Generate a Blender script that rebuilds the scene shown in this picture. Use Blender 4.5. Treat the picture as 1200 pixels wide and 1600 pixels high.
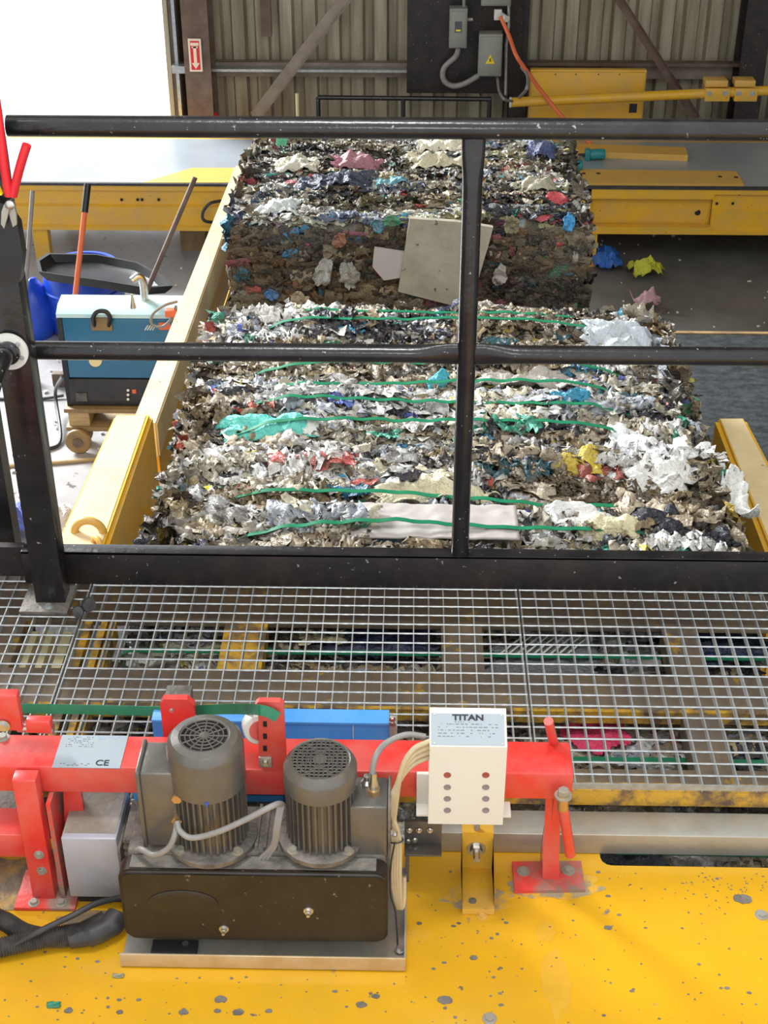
import bpy, bmesh, math, random
import numpy as np
from mathutils import Vector, Matrix, noise
R = math.radians
random.seed(7); rng = np.random.default_rng(7)
sc = bpy.context.scene
for o in list(bpy.data.objects): bpy.data.objects.remove(o)
COL = sc.collection

# ---------------------------------------------------------------- camera
CH = 4.5; F = 2239.0; PITCH = 32.0; YAW = 1.17
cd = bpy.data.cameras.new('camera'); cam = bpy.data.objects.new('camera', cd); COL.objects.link(cam)
cam.location = (0, 0, CH); cam.rotation_euler = (R(90-PITCH), 0, R(YAW))
cd.sensor_fit = 'VERTICAL'; cd.sensor_height = 36; cd.lens = F/1600*36; cd.clip_start = .05; cd.clip_end = 200
sc.camera = cam
# ---------------------------------------------------------------- world, lights, exposure
w = bpy.data.worlds.new('world'); sc.world = w; w.use_nodes = True
w.node_tree.nodes['Background'].inputs[0].default_value = (.93, .965, 1, 1)
w.node_tree.nodes['Background'].inputs[1].default_value = 1.45
def area(name, loc, target, size, power, col=(1,1,1), sizey=None):
    l = bpy.data.lights.new(name, 'AREA'); l.energy = power; l.size = size; l.color = col
    if sizey: l.shape = 'RECTANGLE'; l.size_y = sizey
    o = bpy.data.objects.new(name, l); COL.objects.link(o); o.location = loc
    o.rotation_euler = (Vector(target)-Vector(loc)).to_track_quat('-Z', 'Y').to_euler(); return o
area('roof_skylight_lamp', (-.25, 1.6, 7.6), (0, 2.4, 2.5), .7, 90, (1, .98, .94))
area('camera_fill_lamp', (.05, -.03, 4.62), (0, 2.6, 2.7), .09, 9, (1, .97, .93))  # small lamp added beside the camera to brighten the foreground
sun = bpy.data.lights.new('daylight_sun', 'SUN'); sun.energy = 13.0; sun.angle = R(24); sun.color = (.95, .98, 1)
so = bpy.data.objects.new('daylight_sun', sun); COL.objects.link(so)
so.rotation_euler = Vector((.68, -.62, -.52)).to_track_quat('-Z', 'Y').to_euler(); so.location = (-12, 14, 10)
vs = sc.view_settings; vs.view_transform = 'Standard'; vs.look = 'None'; vs.gamma = 1; vs.exposure = 0.0
vs.use_curve_mapping = False

# ---------------------------------------------------------------- measuring: rays of the survey camera onto real planes
RM = cam.rotation_euler.to_matrix(); CP = Vector((0, 0, CH))
def ray(u, v): return RM @ Vector(((u-600)/F, -(v-800)/F, -1))
def PZ(u, v, z): d = ray(u, v); return CP + d*((z-CH)/d.z)
def PY(u, v, y): d = ray(u, v); return CP + d*(y/d.y)
def XZ(u, v, z): return PZ(u, v, z).x
def XY(u, v, y): return PY(u, v, y).x
def ZY(u, v, y): return PY(u, v, y).z

# ---------------------------------------------------------------- materials
MATS = {}
def mat(name, c, rough=.5, metal=0, c2=None, scale=8, amt=.6, bump=0, bscale=40, spots=None, stretch=None, coat=0, lo=.4, hi=.65):
    if name in MATS: return MATS[name]
    m = bpy.data.materials.new(name); m.use_nodes = True; nt = m.node_tree; n = nt.nodes; L = nt.links
    b = n['Principled BSDF']; b.inputs['Base Color'].default_value = (*c, 1)
    b.inputs['Roughness'].default_value = rough; b.inputs['Metallic'].default_value = metal
    if coat: b.inputs['Coat Weight'].default_value = coat; b.inputs['Coat Roughness'].default_value = .12
    tc = n.new('ShaderNodeTexCoord'); src = tc.outputs['Object']
    if stretch:
        mp = n.new('ShaderNodeMapping'); mp.inputs['Scale'].default_value = stretch; L.new(src, mp.inputs[0]); src = mp.outputs[0]
    last = None
    if c2:
        t = n.new('ShaderNodeTexNoise'); t.inputs['Scale'].default_value = scale; t.inputs['Detail'].default_value = 7; t.inputs['Roughness'].default_value = .65
        L.new(src, t.inputs['Vector'])
        mr = n.new('ShaderNodeMapRange'); mr.inputs[1].default_value = lo; mr.inputs[2].default_value = hi; mr.inputs[4].default_value = amt
        L.new(t.outputs[0], mr.inputs[0])
        mx = n.new('ShaderNodeMix'); mx.data_type = 'RGBA'; mx.inputs[6].default_value = (*c, 1); mx.inputs[7].default_value = (*c2, 1)
        L.new(mr.outputs[0], mx.inputs[0]); last = mx.outputs[2]; L.new(last, b.inputs['Base Color'])
    for (sc_, thr, sc_col) in (spots or []):
        t = n.new('ShaderNodeTexNoise'); t.inputs['Scale'].default_value = sc_; t.inputs['Detail'].default_value = 4
        L.new(src, t.inputs['Vector'])
        mr = n.new('ShaderNodeMapRange'); mr.inputs[1].default_value = thr; mr.inputs[2].default_value = thr+.03; L.new(t.outputs[0], mr.inputs[0])
        mx = n.new('ShaderNodeMix'); mx.data_type = 'RGBA'; mx.inputs[6].default_value = (*c, 1); mx.inputs[7].default_value = (*sc_col, 1)
        if last: L.new(last, mx.inputs[6])
        L.new(mr.outputs[0], mx.inputs[0]); last = mx.outputs[2]; L.new(last, b.inputs['Base Color'])
    if bump:
        t = n.new('ShaderNodeTexNoise'); t.inputs['Scale'].default_value = bscale; t.inputs['Detail'].default_value = 5
        L.new(src, t.inputs['Vector']); bp = n.new('ShaderNodeBump'); bp.inputs['Strength'].default_value = bump; bp.inputs['Distance'].default_value = .01
        L.new(t.outputs[0], bp.inputs['Height']); L.new(bp.outputs[0], b.inputs['Normal'])
    MATS[name] = m; return m
DIRT = (.16, .12, .08)
M = dict(
 black=mat('black_paint', (.008,.007,.009), .24, 0, (.03,.027,.027), 14, .5, .1, 60, [(90,.7,(.3,.29,.27))], coat=.1),
 blackmatt=mat('black_matt_paint', (.014,.012,.013), .5, 0, (.045,.03,.025), 9, .6, .2, 50, [(70,.69,(.25,.24,.22))]),
 yellow=mat('deck_yellow_paint', (.7,.37,.012), .22, 0, (.5,.27,.025), 3.2, .6, .08, 25, [(46,.71,(.17,.13,.09)), (14,.715,(.2,.18,.14)), (130,.73,(.06,.05,.04))], coat=.35, lo=.45, hi=.75),
 yellow2=mat('beam_yellow_paint', (.77,.42,.02), .42, 0, (.55,.36,.12), 6, .55, .1, 30, [(50,.71,(.12,.07,.04))]),
 yellowglare=mat('glare_yellow_paint', (.76,.6,.34), .42, 0, (.6,.45,.24), 7, .7, .1, 40, [(24,.7,(.3,.2,.1))]),  # paled yellow: blown daylight on the beam tops put into the colour
 yellowrust=mat('worn_yellow_steel', (.6,.34,.03), .55, 0, (.13,.085,.055), 16, 1, .3, 60, lo=.42, hi=.58),
 brownsteel=mat('brown_steel', (.15,.115,.09), .55, .2, (.24,.17,.09), 8, .8, .25, 50, [(14,.66,(.4,.24,.04))]),
 red=mat('red_paint', (.7,.036,.028), .36, 0, (.62,.14,.12), 7, .7, .06, 40, [(60,.72,(.3,.16,.12))], coat=.2),
 reddirt=mat('dirty_red_paint', (.7,.05,.035), .5, 0, (.27,.18,.14), 11, 1, .2, 60, lo=.42, hi=.58),
 blue=mat('blue_paint', (.07,.3,.72), .4, 0, (.16,.4,.75), 8, .4),
 motor=mat('motor_grey_paint', (.125,.117,.105), .3, .35, (.17,.148,.12), 12, .8, .08, 60),
 dustmetal=mat('dusty_grey_casting', (.2,.175,.15), .6, .2, (.08,.073,.063), 22, .9, .4, 70),
 alu=mat('grey_aluminium', (.42,.43,.5), .42, .2, (.37,.34,.3), 5, .8, .05, 50),
 chrome=mat('bright_steel', (.62,.61,.58), .28, .9, (.35,.3,.22), 30, .5),
 zinc=mat('galvanised_bar', (.5,.53,.54), .36, .65, (.33,.32,.29), 40, .7, .1, 90),
 steelbar=mat('dull_steel_bar', (.42,.41,.36), .4, .45, (.32,.26,.18), 6, .7, .08, 50, [(60,.71,(.12,.1,.08))]),
 brass=mat('brass', (.62,.4,.18), .35, .8, (.4,.3,.2), 30, .5),
 ivory=mat('ivory_paint', (.7,.67,.6), .42, 0, (.64,.6,.51), 6, .4),
 plate=mat('engraved_plate', (.33,.38,.42), .5, 0, (.36,.4,.4), 5, .5),
 ink=mat('black_ink', (.015,.015,.03), .6), inkblue=mat('blue_ink', (.2,.42,.75), .6), inkgrey=mat('grey_ink', (.08,.085,.1), .6),
 belt=mat('dark_belt_cover', (.014,.009,.006), .45, 0, (.03,.022,.013), 10, .8, .12, 60, [(80,.69,(.16,.13,.1))]),
 beltdust=mat('dust', (.21,.19,.16), .8, 0, (.1,.09,.075), 25, .9, .5, 70),
 tray=mat('brushed_tray_steel', (.62,.5,.33), .4, .5, (.45,.3,.12), 14, .7),
 cable=mat('grey_cable', (.27,.255,.24), .5, 0, (.18,.16,.14), 20, .5),
 beige=mat('beige_cable', (.55,.44,.26), .5, 0, (.33,.27,.18), 14, .5),
 hose=mat('black_hose', (.045,.043,.045), .5, 0, (.16,.14,.11), 18, .7),
 rubber=mat('black_rubber', (.025,.025,.027), .5, 0, (.09,.08,.07), 20, .5),
 strap=mat('green_strap', (.012,.16,.075), .3, 0, (.02,.24,.12), 20, .5),
 hole=mat('dark_hole', (.01,.008,.008), .8), dark=mat('dark_interior', (.02,.018,.02), .7),
 lens=mat('red_brown_lamp_lens', (.3,.07,.06), .25), lensgrey=mat('grey_lamp_lens', (.24,.2,.22), .25),
 tin=mat('corrugated_tin', (.42,.38,.28), .5, .15, (.22,.18,.12), 3, .9, .1, 20, stretch=(3,3,.25)),
 rust=mat('rusty_brown_steel', (.125,.075,.055), .65, .1, (.2,.15,.12), 5, .8, .1, 30),
 girt=mat('dusty_girt_steel', (.3,.25,.2), .6, .1, (.17,.13,.1), 4, .8),
 greybox=mat('grey_enclosure', (.27,.275,.235), .5, .1, (.2,.2,.18), 6, .6),
 concrete=mat('concrete', (.42,.41,.41), .38, 0, (.27,.26,.26), 1.1, .9, .15, 20, [(9,.66,(.1,.09,.08))]),
 oilfloor=mat('oily_concrete', (.11,.105,.1), .5, 0, (.2,.19,.18), 1.3, .9, .15, 20),
 tabletop=mat('conveyor_grey', (.42,.46,.5), .3, .3, (.34,.37,.4), 2, .7, .05, 20),
 orangeplate=mat('ochre_flat_steel', (.72,.42,.09), .4, 0, (.6,.35,.1), 6, .5),
 teal=mat('teal_paint', (.02,.22,.24), .45, 0, (.03,.3,.3), 14, .5),
 welder=mat('blue_enamel', (.012,.13,.27), .35, 0, (.02,.17,.3), 5, .4, coat=.3),
 welderlid=mat('pale_blue_enamel', (.5,.74,.8), .3, 0, (.55,.76,.8), 4, .4),
 control=mat('black_control_panel', (.02,.02,.022), .4, 0, (.05,.04,.04), 20, .4),
 wood=mat('old_pine', (.5,.36,.17), .6, 0, (.36,.24,.11), 6, .8, .2, 30, stretch=(1,8,8)),
 creamwood=mat('cream_slat', (.75,.66,.38), .6, 0, (.6,.5,.27), 10, .5),
 cartwood=mat('brown_cart_timber', (.3,.2,.08), .6, 0, (.16,.1,.05), 9, .8),
 redfab=mat('signal_red', (.72,.02,.03), .4), orange=mat('orange_plastic', (.75,.16,.06), .5),
 bluetub=mat('royal_blue_plastic', (.012,.06,.5), .3, 0, (.02,.1,.6), 5, .5),
 blackplastic=mat('black_plastic', (.006,.006,.007), .3, 0, (.02,.02,.02), 6, .5),
 white=mat('white_plastic', (.75,.75,.68), .45, 0, (.62,.6,.5), 10, .4), yel=mat('bright_yellow', (.85,.65,.02), .4),
 cardboard=mat('grey_cardboard', (.4,.36,.34), .6, 0, (.46,.42,.38), 6, .8, .15, 30, [(28,.7,(.15,.11,.08))]),
 board=mat('dirty_plaster_board', (.38,.35,.27), .7, 0, (.26,.23,.16), 6, .8, .3, 40, [(34,.66,(.1,.08,.06))]),
 slatbelt=mat('wet_black_belt', (.008,.01,.012), .5, 0, (.035,.04,.042), 22, .9, .5, 60, stretch=(.5,1,1)),
 ground=mat('pale_yard_gravel', (.78,.78,.78), .8, 0, (.6,.6,.6), 3, .8),
)

# ---------------------------------------------------------------- mesh helpers
def BM(): return bmesh.new()
def box(bm, x0, x1, y0, y1, z0, z1, rot=None, bev=0):
    c = Vector(((x0+x1)/2, (y0+y1)/2, (z0+z1)/2)); S = Matrix.Diagonal((abs(x1-x0), abs(y1-y0), abs(z1-z0), 1))
    r = rot.to_4x4() if rot else Matrix.Identity(4)
    g = bmesh.ops.create_cube(bm, size=1, matrix=Matrix.Translation(c) @ r @ S)
    if bev:
        es = list({e for v in g['verts'] for e in v.link_edges})
        bmesh.ops.bevel(bm, geom=es, offset=bev, segments=2, affect='EDGES', profile=.5)
    return bm
def frame_of(d):
    d = d.normalized(); a = Vector((0,0,1)) if abs(d.z) < .9 else Vector((1,0,0))
    x = d.cross(a).normalized(); return x, x.cross(d).normalized()
def tube(bm, pts, r, seg=12, cap=True, flat=None):
    pts = [Vector(p) for p in pts]; rings = []; x = None
    for i, p in enumerate(pts):
        d = (pts[min(i+1, len(pts)-1)]-pts[max(i-1, 0)]).normalized()
        if x is None: x, y = frame_of(d)
        else:
            x = (x - d*x.dot(d)).normalized()
        y = x.cross(d)
        rr = r[i] if isinstance(r, (list, tuple)) else r
        fx, fy = flat[i] if flat else (1, 1)
        rings.append([bm.verts.new(p + x*math.cos(a)*rr*fx + y*math.sin(a)*rr*fy) for a in [2*math.pi*k/seg for k in range(seg)]])
    for a, b in zip(rings, rings[1:]):
        for k in range(seg): bm.faces.new((a[k], a[(k+1)%seg], b[(k+1)%seg], b[k]))
    if cap: bm.faces.new(rings[0][::-1]); bm.faces.new(rings[-1])
    return bm
def curve(pts, n=8):
    pts = [Vector(p) for p in pts]; P = [pts[0]*2-pts[1]]+pts+[pts[-1]*2-pts[-2]]; out = []
    for i in range(1, len(P)-2):
        for k in range(n):
            t = k/n; a, b, c, d = P[i-1:i+3]
            out.append(.5*((2*b)+(c-a)*t+(2*a-5*b+4*c-d)*t*t+(3*b-a-3*c+d)*t**3))
    return out+[pts[-1]]
def cyl(bm, p, q, r, seg=16, r2=None): return tube(bm, [p, q], [r, r if r2 is None else r2], seg)
def lathe(bm, prof, c, seg=40, axis=None, rib=0, nrib=0):
    c = Vector(c); q = Vector((0,0,1)).rotation_difference(Vector(axis).normalized()) if axis else None
    rings = []
    for (r, z) in prof:
        ring = []
        for k in range(seg):
            a = 2*math.pi*k/seg; v = Vector((r*math.cos(a), r*math.sin(a), z))
            if q: v = q @ v
            ring.append(bm.verts.new(c+v))
        rings.append(ring)
    for a, b in zip(rings, rings[1:]):
        for k in range(seg): bm.faces.new((a[k], a[(k+1)%seg], b[(k+1)%seg], b[k]))
    if prof[0][0] > 1e-5: bm.faces.new(rings[0][::-1])
    if prof[-1][0] > 1e-5: bm.faces.new(rings[-1])
    return bm
def prism(bm, poly, axis, t0, t1):
    def p3(a, b, t): return {'x': (t, a, b), 'y': (a, t, b), 'z': (a, b, t)}[axis]
    A = [bm.verts.new(p3(a, b, t0)) for a, b in poly]; B = [bm.verts.new(p3(a, b, t1)) for a, b in poly]
    bm.faces.new(A); bm.faces.new(B[::-1]); n = len(A)
    for i in range(n): bm.faces.new((A[i], B[i], B[(i+1)%n], A[(i+1)%n]))
    bmesh.ops.recalc_face_normals(bm, faces=bm.faces[:]); return bm
def ribbon(bm, pts, wd, width, th=.0015):
    pts = [Vector(p) for p in pts]; prev = None
    for i, p in enumerate(pts):
        d = (pts[min(i+1, len(pts)-1)]-pts[max(i-1, 0)]).normalized(); W = Vector(wd); W = (W-d*W.dot(d)).normalized(); N = d.cross(W)*th/2; W = W*width/2
        q = [bm.verts.new(p+W+N), bm.verts.new(p-W+N), bm.verts.new(p-W-N), bm.verts.new(p+W-N)]
        if prev:
            for k in range(4): bm.faces.new((prev[k], prev[(k+1)%4], q[(k+1)%4], q[k]))
        else: bm.faces.new(q[::-1])
        prev = q
    bm.faces.new(prev); return bm
def bolt(bm, p, r=.008, h=.006, axis=(0,0,1), shank=0):
    p = Vector(p); a = Vector(axis).normalized()
    tube(bm, [p, p+a*h*.25], r*1.55, 16); tube(bm, [p+a*h*.25, p+a*h*1.2], r, 6)
    if shank: tube(bm, [p+a*h*1.2, p+a*(h*1.2+shank)], r*.55, 10)
    return bm

def link(name, me, m, parent=None, origin=None):
    o = bpy.data.objects.new(name, me); COL.objects.link(o)
    if m and not me.materials: me.materials.append(m)
    if parent: o.parent = parent
    elif origin is not None: o.location = origin
    return o
def wpos(o):
    p = Vector((0,0,0))
    while o: p += o.location; o = o.parent
    return p
def obj(name, bm, m, parent=None, smooth=True, keep=False):
    m = M[m] if isinstance(m, str) else m
    if parent is not None:
        off = wpos(parent)
    else:
        xs = [v.co for v in bm.verts]; off = Vector(((min(v.x for v in xs)+max(v.x for v in xs))/2, (min(v.y for v in xs)+max(v.y for v in xs))/2, min(v.z for v in xs)))
    bmesh.ops.translate(bm, vec=-off, verts=bm.verts)
    bmesh.ops.recalc_face_normals(bm, faces=bm.faces[:])
    me = bpy.data.meshes.new(name); bm.to_mesh(me); bm.free()
    if smooth: me.shade_smooth(); me.set_sharp_from_angle(angle=R(38))
    o = link(name, me, m, parent, off if parent is None else None)
    return o
def tag(o, label=None, cat=None, group=None, kind=None):
    if label: o['label'] = label
    if cat: o['category'] = cat
    if group: o['group'] = group
    if kind: o['kind'] = kind
    return o
def thing(name, label, cat, loc, group=None):
    o = bpy.data.objects.new(name, None); COL.objects.link(o); o.location = loc; o.empty_display_size = .1
    return tag(o, label, cat, group)
def struct(name, bm, m, label=None): return tag(obj(name, bm, m), label, None, None, 'structure')
def V(*a): return Vector(a)

# ================================================================ SETTING
struct('floor', box(BM(), -9, 9, -2, 13.1, -.2, 0), 'concrete')
struct('trim_1', box(BM(), .5, 9, 5.2, 12.5, .0, .006), 'oilfloor', 'dark oil-stained area of the concrete floor right of the bales')
tag(obj('yard_ground', box(BM(), -40, 12, 13.1, 60, -.2, -.02), 'ground'), None, None, None, 'structure')
WY = 13.0
xl = XY(290, 100, WY)
def wall(bm, x0, x1, y, z0, z1, pitch=.21, dep=.07):
    x = x0; P = []
    while x < x1:
        P += [(x, y), (x+pitch*.5, y), (x+pitch*.6, y+dep), (x+pitch*.9, y+dep)]; x += pitch
    P.append((x, y)); A = [bm.verts.new((a, b, z0)) for a, b in P]; B = [bm.verts.new((a, b, z1)) for a, b in P]
    for i in range(len(P)-1): bm.faces.new((A[i], A[i+1], B[i+1], B[i]))
    return bm
# back wall as corrugated sheets, one piece of the wall each
wb = struct('wall_back', box(BM(), xl-.1, 9.0, WY+.1, WY+.16, 0, 8.4), 'rust')
x = xl+.02; k = 0
while x < 8.8:
    obj('corrugated_sheet', wall(BM(), x, x+.83, WY-.02+(k%2)*.012, 0, 8.3), 'tin', wb, smooth=False); x += .84; k += 1
struct('wall_right_shade', box(BM(), 9.0, 9.15, -2, 13.2, 0, 8.4), 'tin')  # unseen side wall, added to shade the right half
struct('wall_left_sunblock', box(BM(), -6.2, -6.05, -2, 7.6, 0, 8.4), 'tin')  # unseen, added to keep the low sun off the foreground
struct('ceiling_shade', box(BM(), -6.2, 9.1, 4.2, 13.2, 8.4, 8.5), 'tin')  # unseen part roof, added to darken the back and trimmed to pass the sun
# door jamb strips at the opening
dj = struct('door_1', box(BM(), XY(268, 100, WY-.1), XY(283, 100, WY-.1), WY-.2, WY+.1, 0, 8.4), 'girt', 'corrugated jamb of the tall open doorway')
obj('jamb_strip', box(BM(), XY(262, 100, WY-.2), XY(269, 100, WY-.2), WY-.26, WY-.16, 0, 8.4), 'tin', dj)
obj('jamb_strip', box(BM(), XY(276, 100, WY-.2), XY(281, 100, WY-.2), WY-.28, WY-.18, 0, 8.4), 'zinc', dj)
obj('jamb_bracket', box(BM(), XY(270, 106, WY-.3), XY(290, 106, WY-.3), WY-.36, WY-.2, ZY(280,112,WY-.3), ZY(280,101,WY-.3)), 'zinc', dj)
# girt rail and columns
def col_h(bm, x0, x1, y0, y1, z0, z1, t=.03):      # H section
    box(bm, x0, x1, y0, y0+t, z0, z1); box(bm, x0, x1, y1-t, y1, z0, z1); box(bm, (x0+x1)/2-t/2, (x0+x1)/2+t/2, y0+t, y1-t, z0, z1); return bm
tag(obj('steel_column', col_h(BM(), XY(288,100,WY-.45), XY(329,100,WY-.45), WY-.45, WY-.1, 0, 8.4), 'rust'), 'dark brown steel column beside the bright doorway carrying the red arrow sign', 'column')
tag(obj('steel_column', col_h(BM(), XY(1157,100,WY-.4), XY(1197,100,WY-.4), WY-.4, WY-.1, 0, 8.4), 'blackmatt'), 'black steel column at the right end of the tin wall', 'column')
tag(obj('steel_column', col_h(BM(), XY(800,60,WY-.3), XY(826,60,WY-.3), WY-.3, WY-.08, 0, 8.4), 'blackmatt'), 'black steel column behind the right edge of the electrical board', 'column')
g = thing('wall_girt', 'horizontal dusty steel girt across the tin wall left of the electrical board', 'girt', (XY(480,105,WY-.1), WY-.15, ZY(480,108,WY-.1)))
obj('web', box(BM(), XY(330,100,WY-.1), XY(640,100,WY-.1), WY-.12, WY-.03, ZY(480,119,WY-.1), ZY(480,97,WY-.1)), 'girt', g)
obj('lip', box(BM(), XY(330,100,WY-.2), XY(640,100,WY-.2), WY-.24, WY-.12, ZY(480,111,WY-.2), ZY(480,107,WY-.2)), 'zinc', g)
g = thing('wall_girt', 'horizontal steel girt across the tin wall right of the electrical board', 'girt', (XY(980,105,WY-.1), WY-.15, ZY(980,112,WY-.1)))
obj('web', box(BM(), XY(822,100,WY-.1), XY(1160,100,WY-.1), WY-.12, WY-.03, ZY(980,122,WY-.1), ZY(980,98,WY-.1)), 'girt', g)
obj('lip', box(BM(), XY(822,100,WY-.2), XY(1160,100,WY-.2), WY-.22, WY-.12, ZY(980,103,WY-.2), ZY(980,98,WY-.2)), 'rust', g)
def brace(a, b, label, m='rust', wpx=12):
    A = PY(*a, WY-.35); B = PY(*b, WY-.35); d = (B-A).normalized(); n = V(d.z, 0, -d.x)*wpx*.0029
    bm = prism(BM(), [(A.x+n.x, A.z+n.z), (B.x+n.x, B.z+n.z), (B.x-n.x, B.z-n.z), (A.x-n.x, A.z-n.z)], 'y', WY-.36, WY-.34)
    n2 = n*.9
    prism(bm, [(A.x-n.x, A.z-n.z), (B.x-n.x, B.z-n.z), (B.x-n2.x, B.z-n2.z), (A.x-n2.x, A.z-n2.z)], 'y', WY-.42, WY-.36)
    tag(obj('diagonal_brace', bm, m), label, 'brace')
brace((552,-20), (398,182), 'brown angle iron diagonal brace left of the electrical board', 'girt', 17)
brace((955,-20), (1088,185), 'brown angle iron diagonal brace behind the yellow swing arm', 'rust', 13)
tag(obj('wall_strip', box(BM(), XY(407,20,WY-.1), XY(423,20,WY-.1), WY-.12, WY-.06, ZY(415,56,WY-.1), 7), 'rust'), 'short rusty red strip hanging on the tin wall', 'strip')
# electrical board
EY = WY-.5
tag(obj('electrical_board', box(BM(), XY(636,60,EY), XY(816,60,EY), EY, EY+.05, ZY(720,146,EY), 7.2, bev=.004), 'blackmatt'), 'large black backing board on the tin wall holding the electrical boxes', 'board')
def ebox(u0, u1, v0, v1, label, d=.12, sticker=None, extra=None):
    x0, x1 = XY(u0,v0,EY-d), XY(u1,v0,EY-d); z1, z0 = ZY(u0,v0,EY-d), ZY(u0,v1,EY-d)
    t = thing('electrical_box', label, 'electrical box', ((x0+x1)/2, EY-d/2, z0))
    obj('case', box(BM(), x0, x1, EY-d+.012, EY, z0, z1, bev=.006), 'greybox', t)
    obj('door', box(BM(), x0+.012, x1-.012, EY-d, EY-d+.014, z0+.012, z1-.02, bev=.003), 'greybox', t)
    if sticker:
        cx, cz = (x0+x1)/2, z0+(z1-z0)*sticker[1]
        if sticker[0] == 'tri':
            s = tag(obj('warning_triangle', prism(BM(), [(cx-.04,cz-.03),(cx+.04,cz-.03),(cx,cz+.045)], 'y', EY-d-.003, EY-d), 'yel', t), 'faded yellow warning triangle')
            obj('lightning_mark', prism(BM(), [(cx-.012,cz-.018),(cx+.014,cz-.002),(cx+.002,cz+.002),(cx+.01,cz+.024),(cx-.012,cz+.004),(cx,cz)], 'y', EY-d-.005, EY-d-.003), 'ink', s)
        else:
            s = obj('sticker', box(BM(), cx-.03, cx+.03, EY-d-.003, EY-d, cz-.045, cz+.045), 'inkgrey', t)
            obj('sticker_band', box(BM(), cx-.02, cx+.02, EY-d-.005, EY-d-.003, cz-.035, cz-.02), 'yel', s)
    if extra: extra(t, x0, x1, z0, z1, d)
    return t
def swh(t, x0, x1, z0, z1, d): obj('switch_handle', cyl(BM(), (x1-.01, EY-d*.6, z1-.1), (x1+.05, EY-d*.75, z1-.09), .016, 8), 'chrome', t)
ebox(703, 731, 14, 76, 'tall narrow grey disconnect switch box on the black board', .14, ('s', .55), swh)
ebox(749, 786, 54, 120, 'square grey electrical box with yellow warning triangle on black board', .16, ('tri', .4))
ebox(753, 800, -22, 10, 'grey electrical box at the top edge above the socket', .14)
so_ = thing('wall_socket', 'small grey outlet with red cord plugged in', 'socket', PY(780, 30, EY-.03))
obj('plate', box(BM(), XY(772,22,EY-.03), XY(784,22,EY-.03), EY-.05, EY, ZY(778,31,EY-.03), ZY(778,14,EY-.03), bev=.004), 'white', so_)
obj('plug', cyl(BM(), PY(783,24,EY-.05), PY(792,30,EY-.12), .028, 10), 'white', so_)
tag(obj('conduit', tube(BM(), curve([PY(716,76,EY-.06), PY(712,88,EY-.08), PY(694,106,EY-.08), PY(693,124,EY-.08), PY(706,134,EY-.08), PY(725,131,EY-.08), PY(748,118,EY-.08)]), .024, 10), 'cable'), 'flexible grey conduit looping from the switch box to the triangle box', 'conduit')
tag(obj('conduit', tube(BM(), [PY(795,-20,EY-.05), PY(795,40,EY-.05), PY(791,70,EY-.05), PY(790,148,EY-.05)], .013, 8), 'zinc'), 'thin straight silver conduit down the right of the black board', 'conduit')
tag(obj('power_cable', tube(BM(), curve([PY(777,120,EY-.06), PY(780,142,EY-.3), PY(788,155,EY-1.0), PY(800,158,12.2)]), .012, 8), 'cable'), 'grey cable drooping from the triangle box to the yellow swing arm', 'cable')
tag(obj('power_cable', tube(BM(), curve([PY(815,105,EY-.3), PY(824,118,EY-.5), PY(823,138,EY-.8), PY(812,152,12.2)]), .014, 8), 'cable'), 'grey cable loop hanging beside the yellow cabinet', 'cable')
tag(obj('extension_cord', tube(BM(), curve([PY(782,26,EY-.1), PY(795,55,EY-.2), PY(806,85,EY-.4), PY(818,104,EY-.4), PY(850,148,12.15), PY(885,190,12.1), PY(925,228,12.0)]), .017, 8), 'orange'), 'red extension cord running from the wall socket down over the yellow cabinet', 'cord')
tag(obj('conduit', tube(BM(), [PY(725,-10,EY-.05), PY(725,16,EY-.05)], .014, 8), 'greybox'), 'short grey conduit rising out of the disconnect switch box', 'conduit')
# sign + extinguisher
SY = WY-.5; p = PY(305, 86, SY)
t = thing('arrow_sign', 'red and cream sign with a downward arrow on brown column', 'sign', PY(305,112,SY))
x0, x1, z1, z0 = XY(295,86,SY), XY(315,86,SY), ZY(305,61,SY), ZY(305,112,SY)
obj('panel', box(BM(), x0, x1, SY, SY+.02, z0, z1), mat('sign_cream', (.85,.72,.55), .5), t)
obj('red_field', box(BM(), x0+.016, x1-.016, SY-.003, SY, z0+.016, z1-.016), 'redfab', t)
bm = box(BM(), p.x-.013, p.x+.013, SY-.006, SY-.003, z0+.07, z1-.06); prism(bm, [(p.x-.035,z0+.075),(p.x+.035,z0+.075),(p.x,z0+.025)], 'y', SY-.006, SY-.003)
box(bm, p.x-.035, p.x+.035, SY-.006, SY-.003, z1-.055, z1-.03); box(bm, p.x-.025, p.x+.025, SY-.006, SY-.003, z1-.075, z1-.062)
obj('arrow', bm, MATS['sign_cream'], t)
EXY = WY-.35; q = PY(334, 226, EXY); q.z = max(q.z, .3); zt = ZY(334, 174, EXY)
t = thing('fire_extinguisher', 'red fire extinguisher hung beside the brown column', 'extinguisher', q)
lathe_bm = lathe(BM(), [(.0,0),(.065,0),(.07,.02),(.07,zt-q.z-.06),(.05,zt-q.z-.02),(.02,zt-q.z)], q, 20); obj('cylinder', lathe_bm, 'redfab', t)
obj('valve', box(BM(), q.x-.03, q.x+.03, EXY-.03, EXY+.03, zt, zt+.05, bev=.008), 'blackplastic', t)
obj('hose', tube(BM(), curve([(q.x-.02, EXY-.03, zt+.03), (q.x-.1, EXY-.06, zt+.05), (q.x-.09, EXY-.08, zt-.15)]), .012, 8), 'rubber', t)

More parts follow.
